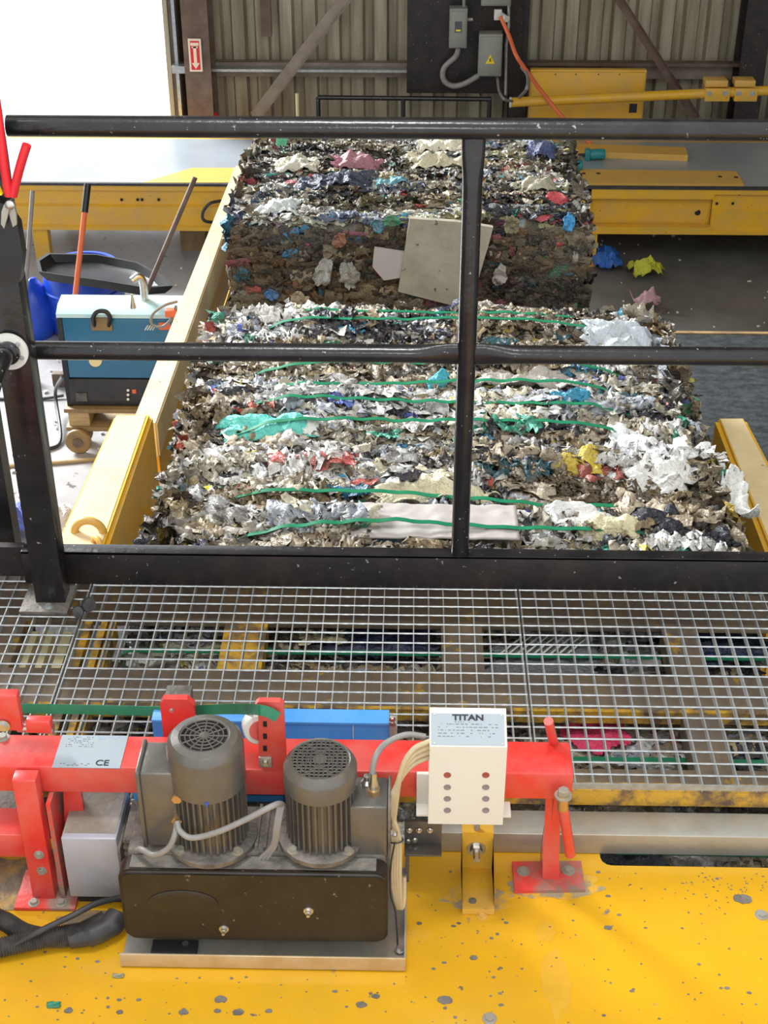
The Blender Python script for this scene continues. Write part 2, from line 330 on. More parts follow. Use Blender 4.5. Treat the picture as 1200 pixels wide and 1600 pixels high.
# ================================================================ FAR CONVEYOR TABLE
TY = 11.0; TZ = ZY(600, 291, TY); TB = ZY(600, 361, TY); TBY = PZ(600, 219, TZ).y
def table_front(bm, x0, x1):
    h = TZ-TB; prof = [(TY, TZ), (TY-.0, TZ-.05), (TY+.03, TZ-.06), (TY+.03, TZ-h*.46), (TY+.0, TZ-h*.5), (TY+.0, TZ-h*.9), (TY-.03, TZ-h*.93), (TY-.03, TB), (TY+.05, TB), (TY+.05, TZ)]
    A = [bm.verts.new((x0, a, b)) for a, b in prof]; B = [bm.verts.new((x1, a, b)) for a, b in prof]; n = len(A)
    bm.faces.new(A); bm.faces.new(B[::-1])
    for i in range(n): bm.faces.new((A[i], B[i], B[(i+1)%n], A[(i+1)%n]))
    return bm
t = thing('conveyor_table', 'long yellow sided conveyor table with grey top crossing behind the bales', 'conveyor', (0, TY+.4, 0))
xa, xb, xc, xd = -6.0, XY(895,330,TY), XY(1113,330,TY), 6.5
obj('top_plate', box(BM(), xa, xd, TY+.02, TBY, TZ-.03, TZ), 'tabletop', t)
obj('edge_strip', box(BM(), xa, xd, TY-.012, TY+.02, TZ-.008, TZ+.012), 'rubber', t)
obj('side_rail', table_front(BM(), xa, XY(600,330,TY)), 'yellow2', t)
bm = BM(); h = TZ-TB
box(bm, XY(600,330,TY), xc, TY, TY+.05, TZ-.09, TZ-.01); box(bm, XY(600,330,TY), xc, TY-.03, TY+.04, TB, TB+.06); box(bm, xb, XY(922,330,TY), TY, TY+.05, TB, TZ)
obj('side_rail', bm, 'yellow2', t)
ip = obj('inner_panel', box(BM(), XY(600,330,TY), xc, TY+.07, TY+.09, TB, TZ-.02), 'yellow2', t)
obj('hole', cyl(BM(), PY(1090,332,TY+.068), PY(1090,332,TY+.07)+V(0,.004,0), .024, 16), 'hole', ip)
cp = obj('cover_plate', table_front(BM(), xc, xd), 'yellow2', t)
for u, v in ((1120,318),(1145,318),(1156,303),(1154,364)): obj('hole', cyl(BM(), PY(u,v,TY+.02), PY(u,v,TY+.04), .012, 10), 'hole', cp)
for u in (190,215,222,248): obj('hole', cyl(BM(), PY(u,312,TY+.02), PY(u,312,TY+.04), .012, 10), 'hole', t)
for u in (58, 925, 1330):
    x = XY(u, 330, TY); obj('leg', box(BM(), x-.06, x+.06, TY+.0, TY+.1, 0, TB), 'yellow2', t); obj('leg', box(BM(), x-.06, x+.06, TBY-.1, TBY, 0, TZ-.03), 'yellow2', t)
obj('back_rail', box(BM(), xa, xd, TBY, TBY+.04, TB, TZ), 'yellow2', t)
def flat_on_table(pts, label, th=.02, m='orangeplate', holes=()):
    P = [PZ(u, v, TZ) for u, v in pts]
    bm = prism(BM(), [(p.x, p.y) for p in P], 'z', TZ, TZ+th); o = obj('flat_bar', bm, m); tag(o, label, 'steel plate')
    for u, v in holes:
        q = PZ(u, v, TZ+th); obj('hole', cyl(BM(), q, q+V(0,0,.002), .018, 10), 'hole', o)
flat_on_table([(912,290),(1162,291),(1150,271),(905,268)], 'wide ochre plate lying on the front of the grey table, right of bales', .02, 'orangeplate', [(912,271),(935,271),(1125,276),(1150,277)])
flat_on_table([(850,243),(1074,252),(1070,239),(840,231)], 'long narrow ochre bar lying along the grey table behind the teal motor', .05)
flat_on_table([(222,288),(385,288),(390,265),(300,265)], 'ochre plate lying on the left half of the grey table', .015)
def gearmotor(u, v, s, label):
    p = PZ(u, v, TZ); t = thing('small_motor', label, 'motor', p)
    obj('body', lathe(BM(), [(0,0),(.05*s,0),(.055*s,.01),(.055*s,.14*s),(.045*s,.16*s),(0,.16*s)], p+V(-.02,0,.06*s), 20, (1,0,.05)), 'teal', t)
    obj('gearbox', box(BM(), p.x-.08*s, p.x-.02, p.y-.05*s, p.y+.05*s, p.z, p.z+.12*s, bev=.01), 'teal', t)
    obj('shaft', cyl(BM(), p+V(-.15*s,0,.05*s), p+V(-.07*s,0,.05*s), .015, 10), 'dark', t)
gearmotor(925, 250, .78, 'teal gear motor lying on the grey table in front of the narrow ochre bar')
gearmotor(888, 268, .82, 'teal gear motor on the grey table touching the far bale')
# yellow cabinet + arm + guard rail
CY = 12.5
t = thing('yellow_cabinet', 'large plain yellow steel cabinet standing behind the grey table', 'cabinet', (XY(915,170,CY), CY+.2, 0))
obj('case', box(BM(), XY(826,170,CY), XY(1006,170,CY), CY+.02, CY+.09, 0, ZY(915,110,CY), bev=.01), 'yellow2', t)
dr = obj('door', box(BM(), XY(828,170,CY), XY(1003,170,CY), CY, CY+.02, .15, ZY(915,113,CY), bev=.004), 'yellow2', t)
obj('label_plate', box(BM(), XY(983,170,CY), XY(995,170,CY), CY-.004, CY, ZY(989,176,CY), ZY(989,162,CY)), 'ink', dr)
for u in (868, 900, 935, 968): obj('rivet', cyl(BM(), PY(u,116,CY)-V(0,.004,0), PY(u,116,CY), .006, 8), 'dark', dr)
AY = 12.25
t = thing('swing_arm', 'round yellow swing arm pipe reaching left from a bracket over the cabinet', 'arm', PY(1200,200,AY)); t.location.z = 0
obj('pipe', cyl(BM(), PY(797,160,AY), PY(1104,146,AY), .041, 20), 'yellow2', t)
obj('end_cap', cyl(BM(), PY(796,160,AY), PY(799,160,AY), .044, 20), 'white', t)
for u0, u1 in ((1101,1140), (1147,1183)):
    b = obj('clamp', box(BM(), XY(u0,140,AY), XY(u1,140,AY), AY-.05, AY+.06, ZY(u0,156,AY), ZY(u0,136,AY), bev=.005), 'yellow2', t)
    obj('clamp_cap', box(BM(), XY(u0,130,AY), XY(u1-4,130,AY), AY-.04, AY+.1, ZY(u0,134,AY), ZY(u0,124,AY), bev=.004), 'orangeplate', b)
    for u in (u0+7, u1-7): obj('bolt', bolt(BM(), PY(u,146,AY-.05), .014, .012, (0,-1,0)), 'zinc', b)
obj('pipe', cyl(BM(), PY(1140,144,AY), PY(1290,138,AY), .041, 20), 'yellow2', t)
xm = XY(1290,138,AY); obj('mast', box(BM(), xm-.05, xm+.08, AY-.07, AY+.07, 0, ZY(1290,120,AY)), 'yellow2', t)
GY = 12.4; zt = ZY(630,153,GY)
t = thing('guard_rail', 'thin black guard rail standing against the tin wall behind the far bale', 'railing', (XY(630,153,GY), GY, 0))
obj('top_rail', cyl(BM(), V(XY(497,153,GY), GY, zt), V(XY(768,153,GY), GY, ZY(768,155,GY)), .02, 10), 'black', t)
for u in (497, 630, 765): obj('post', cyl(BM(), V(XY(u,153,GY), GY, 0), V(XY(u,153,GY), GY, zt), .02, 10), 'black', t)
tag(obj('wooden_stick', cyl(BM(), PY(464,146,12.4), V(XY(464,180,12.4), 12.4, 0), .016, 8), 'creamwood'), 'thin pale wooden stick standing upright left of the guard rail', 'stick')

# ================================================================ BALES
PAL_LIGHT = [(.62,.6,.56)]*5+[(.78,.77,.74)]*4+[(.46,.43,.38)]*5+[(.32,.28,.21)]*6+[(.52,.47,.34)]*4+[(.2,.155,.1)]*6+[(.1,.075,.05)]*5+[(.035,.033,.04)]*4+[(.42,.44,.5)]*4+[(.1,.12,.17)]*1+[(.5,.4,.22)]*2+[(.05,.28,.42),(.6,.5,.08),(.55,.1,.07),(.05,.3,.2),(.09,.12,.4)]
PAL_DARK = [(.5,.49,.44)]*4+[(.36,.34,.27)]*4+[(.24,.2,.13)]*4+[(.08,.065,.045)]*4+[(.02,.022,.035)]*5+[(.06,.08,.13)]*3+[(.44,.46,.42)]*3+[(.3,.28,.14)]*2+[(.62,.62,.58)]*2+[(.05,.25,.38),(.55,.45,.1),(.5,.08,.1),(.04,.3,.22)]
PAL_FACE = [(.13,.1,.06)]*8+[(.08,.06,.04)]*7+[(.19,.15,.09)]*5+[(.045,.04,.035)]*5+[(.3,.26,.18)]*2+[(.22,.12,.05)]*2+[(.42,.38,.3),(.05,.2,.35),(.05,.22,.12),(.4,.07,.06),(.5,.48,.45),(.3,.08,.14)]
def rubbish_mat(name, rough=.42):
    m = bpy.data.materials.new(name); m.use_nodes = True; n = m.node_tree.nodes; L = m.node_tree.links; b = n['Principled BSDF']
    a = n.new('ShaderNodeAttribute'); a.attribute_name = 'tint'; tc = n.new('ShaderNodeTexCoord')
    t = n.new('ShaderNodeTexNoise'); t.inputs['Scale'].default_value = 38; t.inputs['Detail'].default_value = 6; L.new(tc.outputs['Object'], t.inputs['Vector'])
    mr = n.new('ShaderNodeMapRange'); mr.inputs[1].default_value = .5; mr.inputs[2].default_value = .72; mr.inputs[4].default_value = .75; L.new(t.outputs[0], mr.inputs[0])
    mx = n.new('ShaderNodeMix'); mx.data_type = 'RGBA'; mx.inputs[7].default_value = (.12,.09,.055,1); L.new(a.outputs['Color'], mx.inputs[6]); L.new(mr.outputs[0], mx.inputs[0])
    L.new(mx.outputs[2], b.inputs['Base Color']); b.inputs['Roughness'].default_value = rough; b.inputs['Specular IOR Level'].default_value = .6
    t2 = n.new('ShaderNodeTexNoise'); t2.inputs['Scale'].default_value = 120; t2.inputs['Detail'].default_value = 5; L.new(tc.outputs['Object'], t2.inputs['Vector'])
    bp = n.new('ShaderNodeBump'); bp.inputs['Strength'].default_value = .8; bp.inputs['Distance'].default_value = .012; L.new(t2.outputs[0], bp.inputs['Height']); L.new(bp.outputs[0], b.inputs['Normal'])
    return m
RUB = rubbish_mat('crumpled_rubbish', .3); RUBF = rubbish_mat('packed_rubbish_face', .6)
def nz(x, y, z=0): return noise.noise((x, y, z))
def mesh_np(name, verts, faces, m, parent, cols):
    off = np.array(wpos(parent)); me = bpy.data.meshes.new(name)
    me.from_pydata((verts-off).tolist(), [], faces.tolist() if hasattr(faces, 'tolist') else faces); me.update()
    ca = me.color_attributes.new('tint', 'FLOAT_COLOR', 'POINT'); arr = np.ones((len(verts), 4), dtype=np.float32); arr[:, :3] = cols; ca.data.foreach_set('color', arr.ravel())
    me.shade_smooth(); return link(name, me, m, parent)
def flakes(name, parent, pos, nrm_mode, lens, wids, pal, m, amp=1.0, nu=9, nv=5, tiltmax=75):
    """many small crumpled sheets; pos (N,3); nrm_mode 'top' or 'front'/'left'/'right'"""
    N = len(pos); u = np.linspace(-.5, .5, nu); v = np.linspace(-.5, .5, nv); U, Vv = np.meshgrid(u, v); U = U.ravel(); Vv = Vv.ravel()
    k = len(U); ph = rng.uniform(0, 6.28, (N, 6, 1)); fr = rng.uniform(5, 17, (N, 3, 1)); fv = rng.uniform(2, 8, (N, 3, 1))
    lx = U[None]*lens[:, None]; ly = Vv[None]*wids[:, None]*(1+.35*np.sin(U[None]*fr[:, 0]+ph[:, 0]))
    a = wids[:, None]*amp
    h = a*(.22*np.sin(U[None]*fr[:, 0]+Vv[None]*fv[:, 0]+ph[:, 1])+.16*np.abs(np.sin(U[None]*fr[:, 1]*1.7+Vv[None]*fv[:, 1]+ph[:, 2]))+.11*np.sin(U[None]*fr[:, 2]*3+ph[:, 3]-Vv[None]*fv[:, 2]))
    h += rng.normal(0, .07, (N, k))*a; ly += rng.normal(0, .07, (N, k))*wids[:, None]; lx += rng.normal(0, .03, (N, k))*lens[:, None]
    h -= a*.5*Vv[None]**2*2
    yaw = rng.normal(0, .2, N); tilt = np.radians(np.clip(rng.normal(0, tiltmax*.45, N), -tiltmax, tiltmax)); roll = rng.normal(0, .09, N)
    # rotate about x (tilt), about y (roll), about z (yaw)
    y1 = ly*np.cos(tilt)[:, None]-h*np.sin(tilt)[:, None]; z1 = ly*np.sin(tilt)[:, None]+h*np.cos(tilt)[:, None]; x1 = lx
    x2 = x1*np.cos(roll)[:, None]+z1*np.sin(roll)[:, None]; z2 = -x1*np.sin(roll)[:, None]+z1*np.cos(roll)[:, None]
    x3 = x2*np.cos(yaw)[:, None]-y1*np.sin(yaw)[:, None]; y3 = x2*np.sin(yaw)[:, None]+y1*np.cos(yaw)[:, None]
    if nrm_mode == 'top': L = np.stack([x3, y3, z2], -1)
    elif nrm_mode == 'front': L = np.stack([x3, -z2, y3], -1)
    elif nrm_mode == 'right': L = np.stack([z2, y3, x3], -1)
    else: L = np.stack([-z2, y3, x3], -1)
    W = (L+pos[:, None, :]).reshape(-1, 3)
    q = [(j*nu+i, j*nu+i+1, (j+1)*nu+i+1, (j+1)*nu+i) for j in range(nv-1) for i in range(nu-1)]; q = np.array(q)
    Fc = (q[None]+(np.arange(N)*k)[:, None, None]).reshape(-1, 4)
    ci = rng.integers(0, len(pal), N)
    for i_ in range(N):
        if rng.random() < .5: ci[i_] = int(abs(noise.cell(Vector((pos[i_][0]*3.1, pos[i_][1]*15, pos[i_][2]*9))))*7919) % (len(pal)-5)
    c = np.array(pal)[ci]*rng.uniform(.7, 1.15, (N, 1))
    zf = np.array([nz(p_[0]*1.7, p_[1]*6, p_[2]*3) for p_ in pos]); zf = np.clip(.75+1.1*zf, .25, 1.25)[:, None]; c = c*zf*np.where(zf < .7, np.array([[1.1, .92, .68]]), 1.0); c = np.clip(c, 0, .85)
    o = mesh_np(name, W, Fc, m, parent, np.repeat(c, k, axis=0)); tag(o, kind='stuff'); return o
class Bale:
    def __init__(s, x0, x1, y0, y1, z0, z1, straps, rough=.035, low=None, seed=0):
        s.b = (x0, x1, y0, y1, z0, z1); s.straps = straps; s.rough = rough; s.low = low; s.seed = seed
    def H(s, x, y):
        x0, x1, y0, y1, z0, z1 = s.b; S = s.seed
        h = z1 + s.rough*(1.1*nz(x*1.6+S, y*4, 1)+.8*nz(x*5, y*13+S, 2)+.45*nz(x*14, y*30, 3+S))
        d = min(abs(y-q) for q in s.straps) if s.straps else 1
        h += .022*min(1, d/.06)-.012
        e = min(x-x0, x1-x); h -= .09*max(0, 1-e/.16)**2; e = y1-y; h -= .07*max(0, 1-e/.15)**2; e = y-y0; h -= .03*max(0, 1-e/.08)**2
        if s.low and y < s.low[0]: h = s.low[1]+(h-z1)*.35
        return h
    def base(s, parent, palette, m, res=.016):
        x0, x1, y0, y1, z0, z1 = s.b; nx = int((x1-x0)/res); ny = int((y1-y0)/res); nzv = int((z1-z0)/.03); V_ = []; Fc = []; C = []
        def grid(fn, na, nb, pal):
            o = len(V_)
            for j in range(nb+1):
                for i in range(na+1):
                    p = fn(i/na, j/nb); V_.append(p)
                    c = pal[int(abs(noise.cell(Vector((p[0]*9, p[1]*26, p[2]*22))))*997) % len(pal)]; k = .55+.5*abs(nz(p[0]*8, p[1]*8, p[2]*8)); C.append([q*k for q in c])
            for j in range(nb):
                for i in range(na): a = o+j*(na+1)+i; Fc.append((a, a+1, a+na+2, a+na+1))
        def side(x, y, z, ax, sg):
            d = .05*nz(x*3, y*3, z*3+s.seed)+.03*nz(x*11, y*11, z*11)
            return (x+(sg*d if ax == 0 else 0), y+(sg*d if ax == 1 else 0), z)
        grid(lambda a, b: (x0+a*(x1-x0), y0+b*(y1-y0), s.H(x0+a*(x1-x0), y0+b*(y1-y0))), nx, ny, palette)
        pf = s.face or palette
        for ax, sg, val in ((1,-1,y0),(1,1,y1),(0,-1,x0),(0,1,x1)):
            if ax == 1: fn = lambda a, b, val=val, sg=sg: side(x0+a*(x1-x0), val, z0+b*(s.H(x0+a*(x1-x0), val)-z0), 1, sg) if b < .999 else (x0+a*(x1-x0), val, s.H(x0+a*(x1-x0), val))
            else: fn = lambda a, b, val=val, sg=sg: side(val, y0+a*(y1-y0), z0+b*(s.H(val, y0+a*(y1-y0))-z0), 0, sg) if b < .999 else (val, y0+a*(y1-y0), s.H(val, y0+a*(y1-y0)))
            grid(fn, nx if ax == 1 else ny, nzv, pf)
        return tag(mesh_np('packed_core', np.array(V_), Fc, m, parent, np.array(C)), kind='stuff')
    face = None
    def scatter_top(s, n, ya, yb, margin=.0, dz=.006):
        x0, x1 = s.b[:2]; P = np.empty((n, 3)); P[:, 0] = rng.uniform(x0+margin, x1-margin, n); P[:, 1] = rng.uniform(ya, yb, n)
        P[:, 2] = [s.H(a, b)+dz for a, b in P[:, :2]]; return P
EXCL = []
def keep_clear(P): 
    m_ = np.ones(len(P), bool)
    for (a, b, c, d) in EXCL: m_ &= ~((P[:,0] > a) & (P[:,0] < b) & (P[:,1] > c) & (P[:,1] < d))
    return P[m_]
def strap_line(B, y, dz=.03, slack=0, drop=.5, n=70):
    x0, x1, _, _, z0, z1 = B.b; pts = []
    for i in range(n+1):
        x = x0+(x1-x0)*i/n; yy = y+slack*math.cos((x-(x0+x1)/2)*1.6)+.012*nz(x*1.1, y*9)
        hh = sum(B.H(x+d, yy) for d in (-.2, -.1, 0, .1, .2))/5
        pts.append((x, yy, hh+dz))
    a, b = pts[0], pts[-1]
    return [(a[0]-.03, a[1], a[2]-drop), (a[0]-.03, a[1], a[2]-.03)]+pts+[(b[0]+.03, b[1], b[2]-.03), (b[0]+.03, b[1], b[2]-drop)]
def sheet(name, parent, c, size, color, normal=(0,0,1), yaw=0, amp=.02, n=(44,26), seed=0, shape='rect', rough=.4, label=None, dirt=.4, metal=0, thick=.003, m=None, drape=None):
    """a single crumpled bag / film / board; drape(x,y)->z lets it lie on a surface"""
    nu, nv = n; bm = BM(); q = Vector((0,0,1)).rotation_difference(Vector(normal).normalized()); Rz = Matrix.Rotation(yaw, 3, 'Z'); c = Vector(c); G = []
    for j in range(nv+1):
        row = []
        for i in range(nu+1):
            u, v = i/nu*2-1, j/nv*2-1
            if shape == 'oval':
                uu, vv = u*math.sqrt(1-v*v/2), v*math.sqrt(1-u*u/2); u, v = uu, vv
            wob = 1+.38*nz(u*1.9+seed*1.37, v*1.9+seed*.71, 5)+.16*nz(u*6+seed*1.3, v*6, 9) if shape != 'board' else 1
            x, y = u*size[0]/2*wob, v*size[1]/2*wob
            s_ = 14
            h = amp*(abs(nz(x*s_+seed, y*s_*1.6, seed))*2.2+.9*nz(x*34, y*34+seed, 2)+.8*abs(nz(x*55+seed, y*70, 4))+.5*math.sin(x*40+6*nz(x*6, y*6, seed)))
            if shape == 'bag': h += amp*3*(1-u*u)*(1-v*v)
            p = q @ (Rz @ Vector((x, y, h)))
            p = p+c
            if drape: p.z = drape(p.x, p.y)+h+.016
            row.append(bm.verts.new(p))
        G.append(row)
    for j in range(nv):
        for i in range(nu): bm.faces.new((G[j][i], G[j][i+1], G[j+1][i+1], G[j+1][i]))
    mm = m or mat('film_%d_%d_%d_%g' % (color[0]*99, color[1]*99, color[2]*99, dirt), color, rough, metal, (.2,.16,.1), 16, dirt, .9, 110)
    o = obj(name, bm, mm, parent); so = o.modifiers.new('thickness', 'SOLIDIFY'); so.thickness = thick
    if label: o['label'] = label
    return o

# ---- near bale (also runs on below the platform)
ZB = 2.44
strap_px = [(560,512), (560,537), (560,596), (560,624), (560,657), (560,690), (560,787), (560,850)]
ysn = [PZ(u, v, ZB+.02).y for u, v in strap_px]; under = [PZ(560,1030,2.42).y, PZ(560,1192,2.42).y, 2.047, 1.5]
X0, X1 = XZ(250,850,ZB), XZ(1142,850,ZB)
Bn = Bale(X0, X1, 1.1, 4.62, 1.30, ZB, ysn+under, .05, (2.98, 2.40), 3)
nb = thing('rubbish_bale', 'near crushed rubbish bale with many green straps, directly beyond the toe board', 'bale', ((X0+X1)/2, 3.2, 1.3))
Bn.base(nb, PAL_LIGHT, RUB)
for u0, u1, v0, v1 in ((535,815,793,848),(585,760,750,782),(350,490,650,686),(750,900,578,618)):
    a_, b_ = PZ(u0, v1, ZB+.03), PZ(u1, v0, ZB+.03); EXCL.append((a_.x, b_.x, a_.y, b_.y))
P = keep_clear(Bn.scatter_top(14000, 3.0, 4.66)); n1 = len(P)
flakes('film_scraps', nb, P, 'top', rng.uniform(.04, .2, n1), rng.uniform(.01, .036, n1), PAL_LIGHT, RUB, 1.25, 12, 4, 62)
P = keep_clear(Bn.scatter_top(1000, 3.0, 4.6, .05, .018)); n1 = len(P)
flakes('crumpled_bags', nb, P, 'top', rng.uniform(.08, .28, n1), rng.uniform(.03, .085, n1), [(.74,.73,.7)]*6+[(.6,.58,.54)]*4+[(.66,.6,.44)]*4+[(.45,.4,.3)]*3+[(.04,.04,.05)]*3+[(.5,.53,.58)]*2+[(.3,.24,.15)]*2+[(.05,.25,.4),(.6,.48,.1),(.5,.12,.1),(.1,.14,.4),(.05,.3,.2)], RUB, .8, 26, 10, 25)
n1 = 2600; P = Bn.scatter_top(n1, 1.75, 2.98, 0, .0)
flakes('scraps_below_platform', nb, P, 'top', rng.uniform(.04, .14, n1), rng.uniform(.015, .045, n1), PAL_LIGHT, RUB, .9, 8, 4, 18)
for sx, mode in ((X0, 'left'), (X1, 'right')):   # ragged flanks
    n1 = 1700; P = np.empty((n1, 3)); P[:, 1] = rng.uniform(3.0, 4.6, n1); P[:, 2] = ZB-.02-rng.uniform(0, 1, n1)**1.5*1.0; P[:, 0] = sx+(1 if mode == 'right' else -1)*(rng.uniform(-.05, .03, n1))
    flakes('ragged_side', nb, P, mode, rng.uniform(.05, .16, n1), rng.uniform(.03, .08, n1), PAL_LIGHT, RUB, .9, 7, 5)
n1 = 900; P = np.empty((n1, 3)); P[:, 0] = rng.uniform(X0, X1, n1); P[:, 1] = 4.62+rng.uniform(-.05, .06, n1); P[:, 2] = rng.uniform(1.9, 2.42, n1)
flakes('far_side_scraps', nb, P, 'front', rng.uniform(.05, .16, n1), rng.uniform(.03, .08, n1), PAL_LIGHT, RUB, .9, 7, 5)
for i, y in enumerate(ysn): obj('strap', ribbon(BM(), strap_line(Bn, y, .062 if i != 7 else .05, .02*((i%3)-.6)+.03), (0,1,0), .0165), 'strap', nb)
for y in under: obj('strap', ribbon(BM(), [(X0-.02, y, 1.6), (X0-.02, y, 2.43)]+[(X0+(X1-X0)*i/30, y, 2.438+.004*nz(i*.3, y)) for i in range(31)]+[(X1+.02, y, 2.43), (X1+.02, y, 1.6)], (0,1,0), .017), 'strap', nb)
def on(u, v, dz=0): p = PZ(u, v, ZB+.03); return V(p.x, p.y, Bn.H(p.x, p.y)+dz)
HH = Bn.H
sheet('cardboard_panel', nb, on(672,822,.03), (.46,.165), (.4,.36,.34), m=M['cardboard'], shape='board', amp=.003, label='flat grey cardboard', drape=lambda x, y: ZB+.03, thick=.006)
sheet('cream_sheet', nb, on(672,766,.02), (.36,.085), (.72,.66,.45), shape='oval', amp=.01, seed=4, label='cream plastic sheet', drape=lambda x, y: HH(x,y)+.012)
sheet('teal_bag', nb, on(420,668,.02), (.3,.1), (.12,.62,.52), shape='bag', amp=.006, seed=8, label='teal plastic bag', drape=HH, rough=.25, dirt=.2)
sheet('pale_rim', nb, on(488,668,.02), (.05,.09), (.75,.76,.7), shape='bag', amp=.006, seed=9, drape=HH, dirt=.2)
sheet('yellow_bag', nb, on(300,762,.0), (.09,.08), (.85,.72,.03), shape='bag', amp=.012, seed=11, label='bright yellow bag', drape=HH, dirt=.15)
sheet('black_bag', nb, on(248,832,-.02), (.13,.17), (.02,.022,.03), shape='bag', amp=.016, seed=13, label='shiny black bag', drape=lambda x, y: HH(max(x,X0+.1),y)-.03, rough=.2, dirt=.0)
sheet('black_bag', nb, on(1038,825,.0), (.18,.12), (.02,.022,.028), shape='bag', amp=.014, seed=17, label='shiny black bag', drape=HH, rough=.2, dirt=.0)
sheet('black_bag', nb, on(1120,838,.0), (.1,.08), (.02,.022,.028), shape='bag', amp=.014, seed=19, label='shiny black bag', drape=lambda x, y: HH(min(x,X1-.08),y), rough=.2, dirt=.0)
sheet('white_film', nb, on(890,812,.0), (.3,.1), (.8,.79,.77), shape='bag', amp=.011, seed=23, drape=HH, dirt=.2)
sheet('white_film', nb, on(350,825,.0), (.3,.15), (.74,.7,.62), shape='rect', amp=.011, seed=25, drape=HH, dirt=.35)
sheet('white_film', nb, on(985,690,.0), (.17,.2), (.82,.82,.82), shape='bag', amp=.012, seed=27, drape=HH, dirt=.15)
sheet('white_film', nb, on(1040,740,.0), (.22,.12), (.78,.77,.72), shape='bag', amp=.013, seed=28, drape=HH, dirt=.2)
sheet('white_film', nb, on(1145,765,.0), (.1,.2), (.7,.7,.65), shape='rect', amp=.014, seed=29, drape=lambda x, y: HH(min(x,X1-.1),y)+.01, dirt=.2)
sheet('pale_paper', nb, on(380,568,.0), (.16,.1), (.78,.78,.76), shape='board', amp=.003, seed=31, drape=HH, dirt=.2)
sheet('yellow_cloth', nb, on(905,722,.0), (.14,.1), (.62,.46,.06), shape='bag', amp=.014, seed=33, label='mustard yellow cloth', drape=HH, dirt=.25)
sheet('cream_film', nb, on(960,832,.0), (.18,.09), (.72,.65,.4), shape='bag', amp=.012, seed=35, drape=HH, dirt=.25)
sheet('blue_bag', nb, on(895,634,.0), (.14,.06), (.03,.26,.4), shape='bag', amp=.014, seed=37, label='crumpled blue bag', drape=HH, dirt=.15)
sheet('blue_bag', nb, on(685,606,.0), (.06,.05), (.05,.4,.5), shape='bag', amp=.014, seed=39, label='small blue bag', drape=HH, dirt=.15)
sheet('grey_sheet', nb, on(830,598,.0), (.42,.13), (.5,.46,.41), shape='rect', amp=.009, seed=41, drape=HH, dirt=.5)
sheet('printed_sack', nb, on(965,540,.05), (.22,.16), (.55,.6,.64), shape='bag', amp=.014, seed=43, label='grey and white printed sack', drape=lambda x, y: HH(x,y)+.03, dirt=.3)
sheet('striped_sack', nb, on(855,1008,.0), (.26,.12), (.16,.16,.17), shape='rect', amp=.004, seed=45, drape=lambda x, y: 2.408, dirt=.1)
so_ = BM()
for k in range(9):
    p = PZ(800+k*13, 1008, 2.434); tube(so_, [p+V(-.03,-.035,0), p+V(0,0,.002), p+V(.028,.035,0)], .0022, 5)
obj('white_stripe', so_, 'white', nb)
sheet('pink_bag', nb, PZ(930,1150,2.42), (.14,.13), (.75,.05,.14), shape='oval', amp=.006, seed=47, label='bright pink bag', drape=lambda x, y: 2.412, dirt=.1)
sheet('dark_bag', nb, PZ(1130,1006,2.42), (.2,.16), (.02,.03,.06), shape='rect', amp=.008, seed=49, drape=lambda x, y: 2.405, rough=.22, dirt=0)
sheet('dark_bag', nb, PZ(590,1005,2.42), (.26,.1), (.03,.035,.09), shape='rect', amp=.008, seed=51, drape=lambda x, y: 2.405, rough=.22, dirt=.2)
sheet('dark_bag', nb, PZ(990,1336,2.42), (.13,.09), (.015,.02,.03), shape='rect', amp=.006, seed=53, drape=lambda x, y: 2.418, rough=.18, dirt=0)
sheet('cream_film', nb, PZ(505,1000,2.42), (.1,.06), (.7,.6,.35), shape='rect', amp=.008, seed=55, drape=lambda x, y: 2.41, dirt=.2)
sheet('green_film', nb, PZ(480,1085,2.42), (.14,.05), (.03,.35,.27), shape='rect', amp=.008, seed=57, drape=lambda x, y: 2.41, dirt=.2)

# ---- far bale
Y2 = 5.5; X2, X3 = XZ(372,338,ZB), XZ(908,338,ZB)
Bf = Bale(X2, X3, Y2, 6.6, 1.30, ZB+.01, [5.62,5.85,6.05,6.25,6.45], .045, None, 11); Bf.face = PAL_FACE
fb = thing('rubbish_bale', 'far crushed rubbish bale with dark brown front face and a plaster board stuck in it', 'bale', ((X2+X3)/2, 6.05, 1.3))
Bf.base(fb, PAL_DARK, RUBF)
n1 = 9500; P = Bf.scatter_top(n1, Y2, 6.62)
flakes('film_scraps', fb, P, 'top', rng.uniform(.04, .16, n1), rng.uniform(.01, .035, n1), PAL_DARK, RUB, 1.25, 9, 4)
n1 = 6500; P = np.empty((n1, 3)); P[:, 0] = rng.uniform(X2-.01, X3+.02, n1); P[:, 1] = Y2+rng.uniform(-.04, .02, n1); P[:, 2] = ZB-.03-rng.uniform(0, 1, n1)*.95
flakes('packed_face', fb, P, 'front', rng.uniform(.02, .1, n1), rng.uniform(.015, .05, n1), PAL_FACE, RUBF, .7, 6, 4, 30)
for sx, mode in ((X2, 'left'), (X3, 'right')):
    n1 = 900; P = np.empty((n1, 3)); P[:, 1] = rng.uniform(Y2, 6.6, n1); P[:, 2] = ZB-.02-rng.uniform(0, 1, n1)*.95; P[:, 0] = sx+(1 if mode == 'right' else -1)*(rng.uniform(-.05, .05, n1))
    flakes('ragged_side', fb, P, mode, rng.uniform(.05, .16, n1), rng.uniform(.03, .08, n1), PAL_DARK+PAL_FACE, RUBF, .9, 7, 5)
for y in Bf.straps[1:]: obj('strap', ribbon(BM(), strap_line(Bf, y, .012), (0,1,0), .015), 'strap', fb)
def of(u, v): return PY(u, v, Y2-.05)
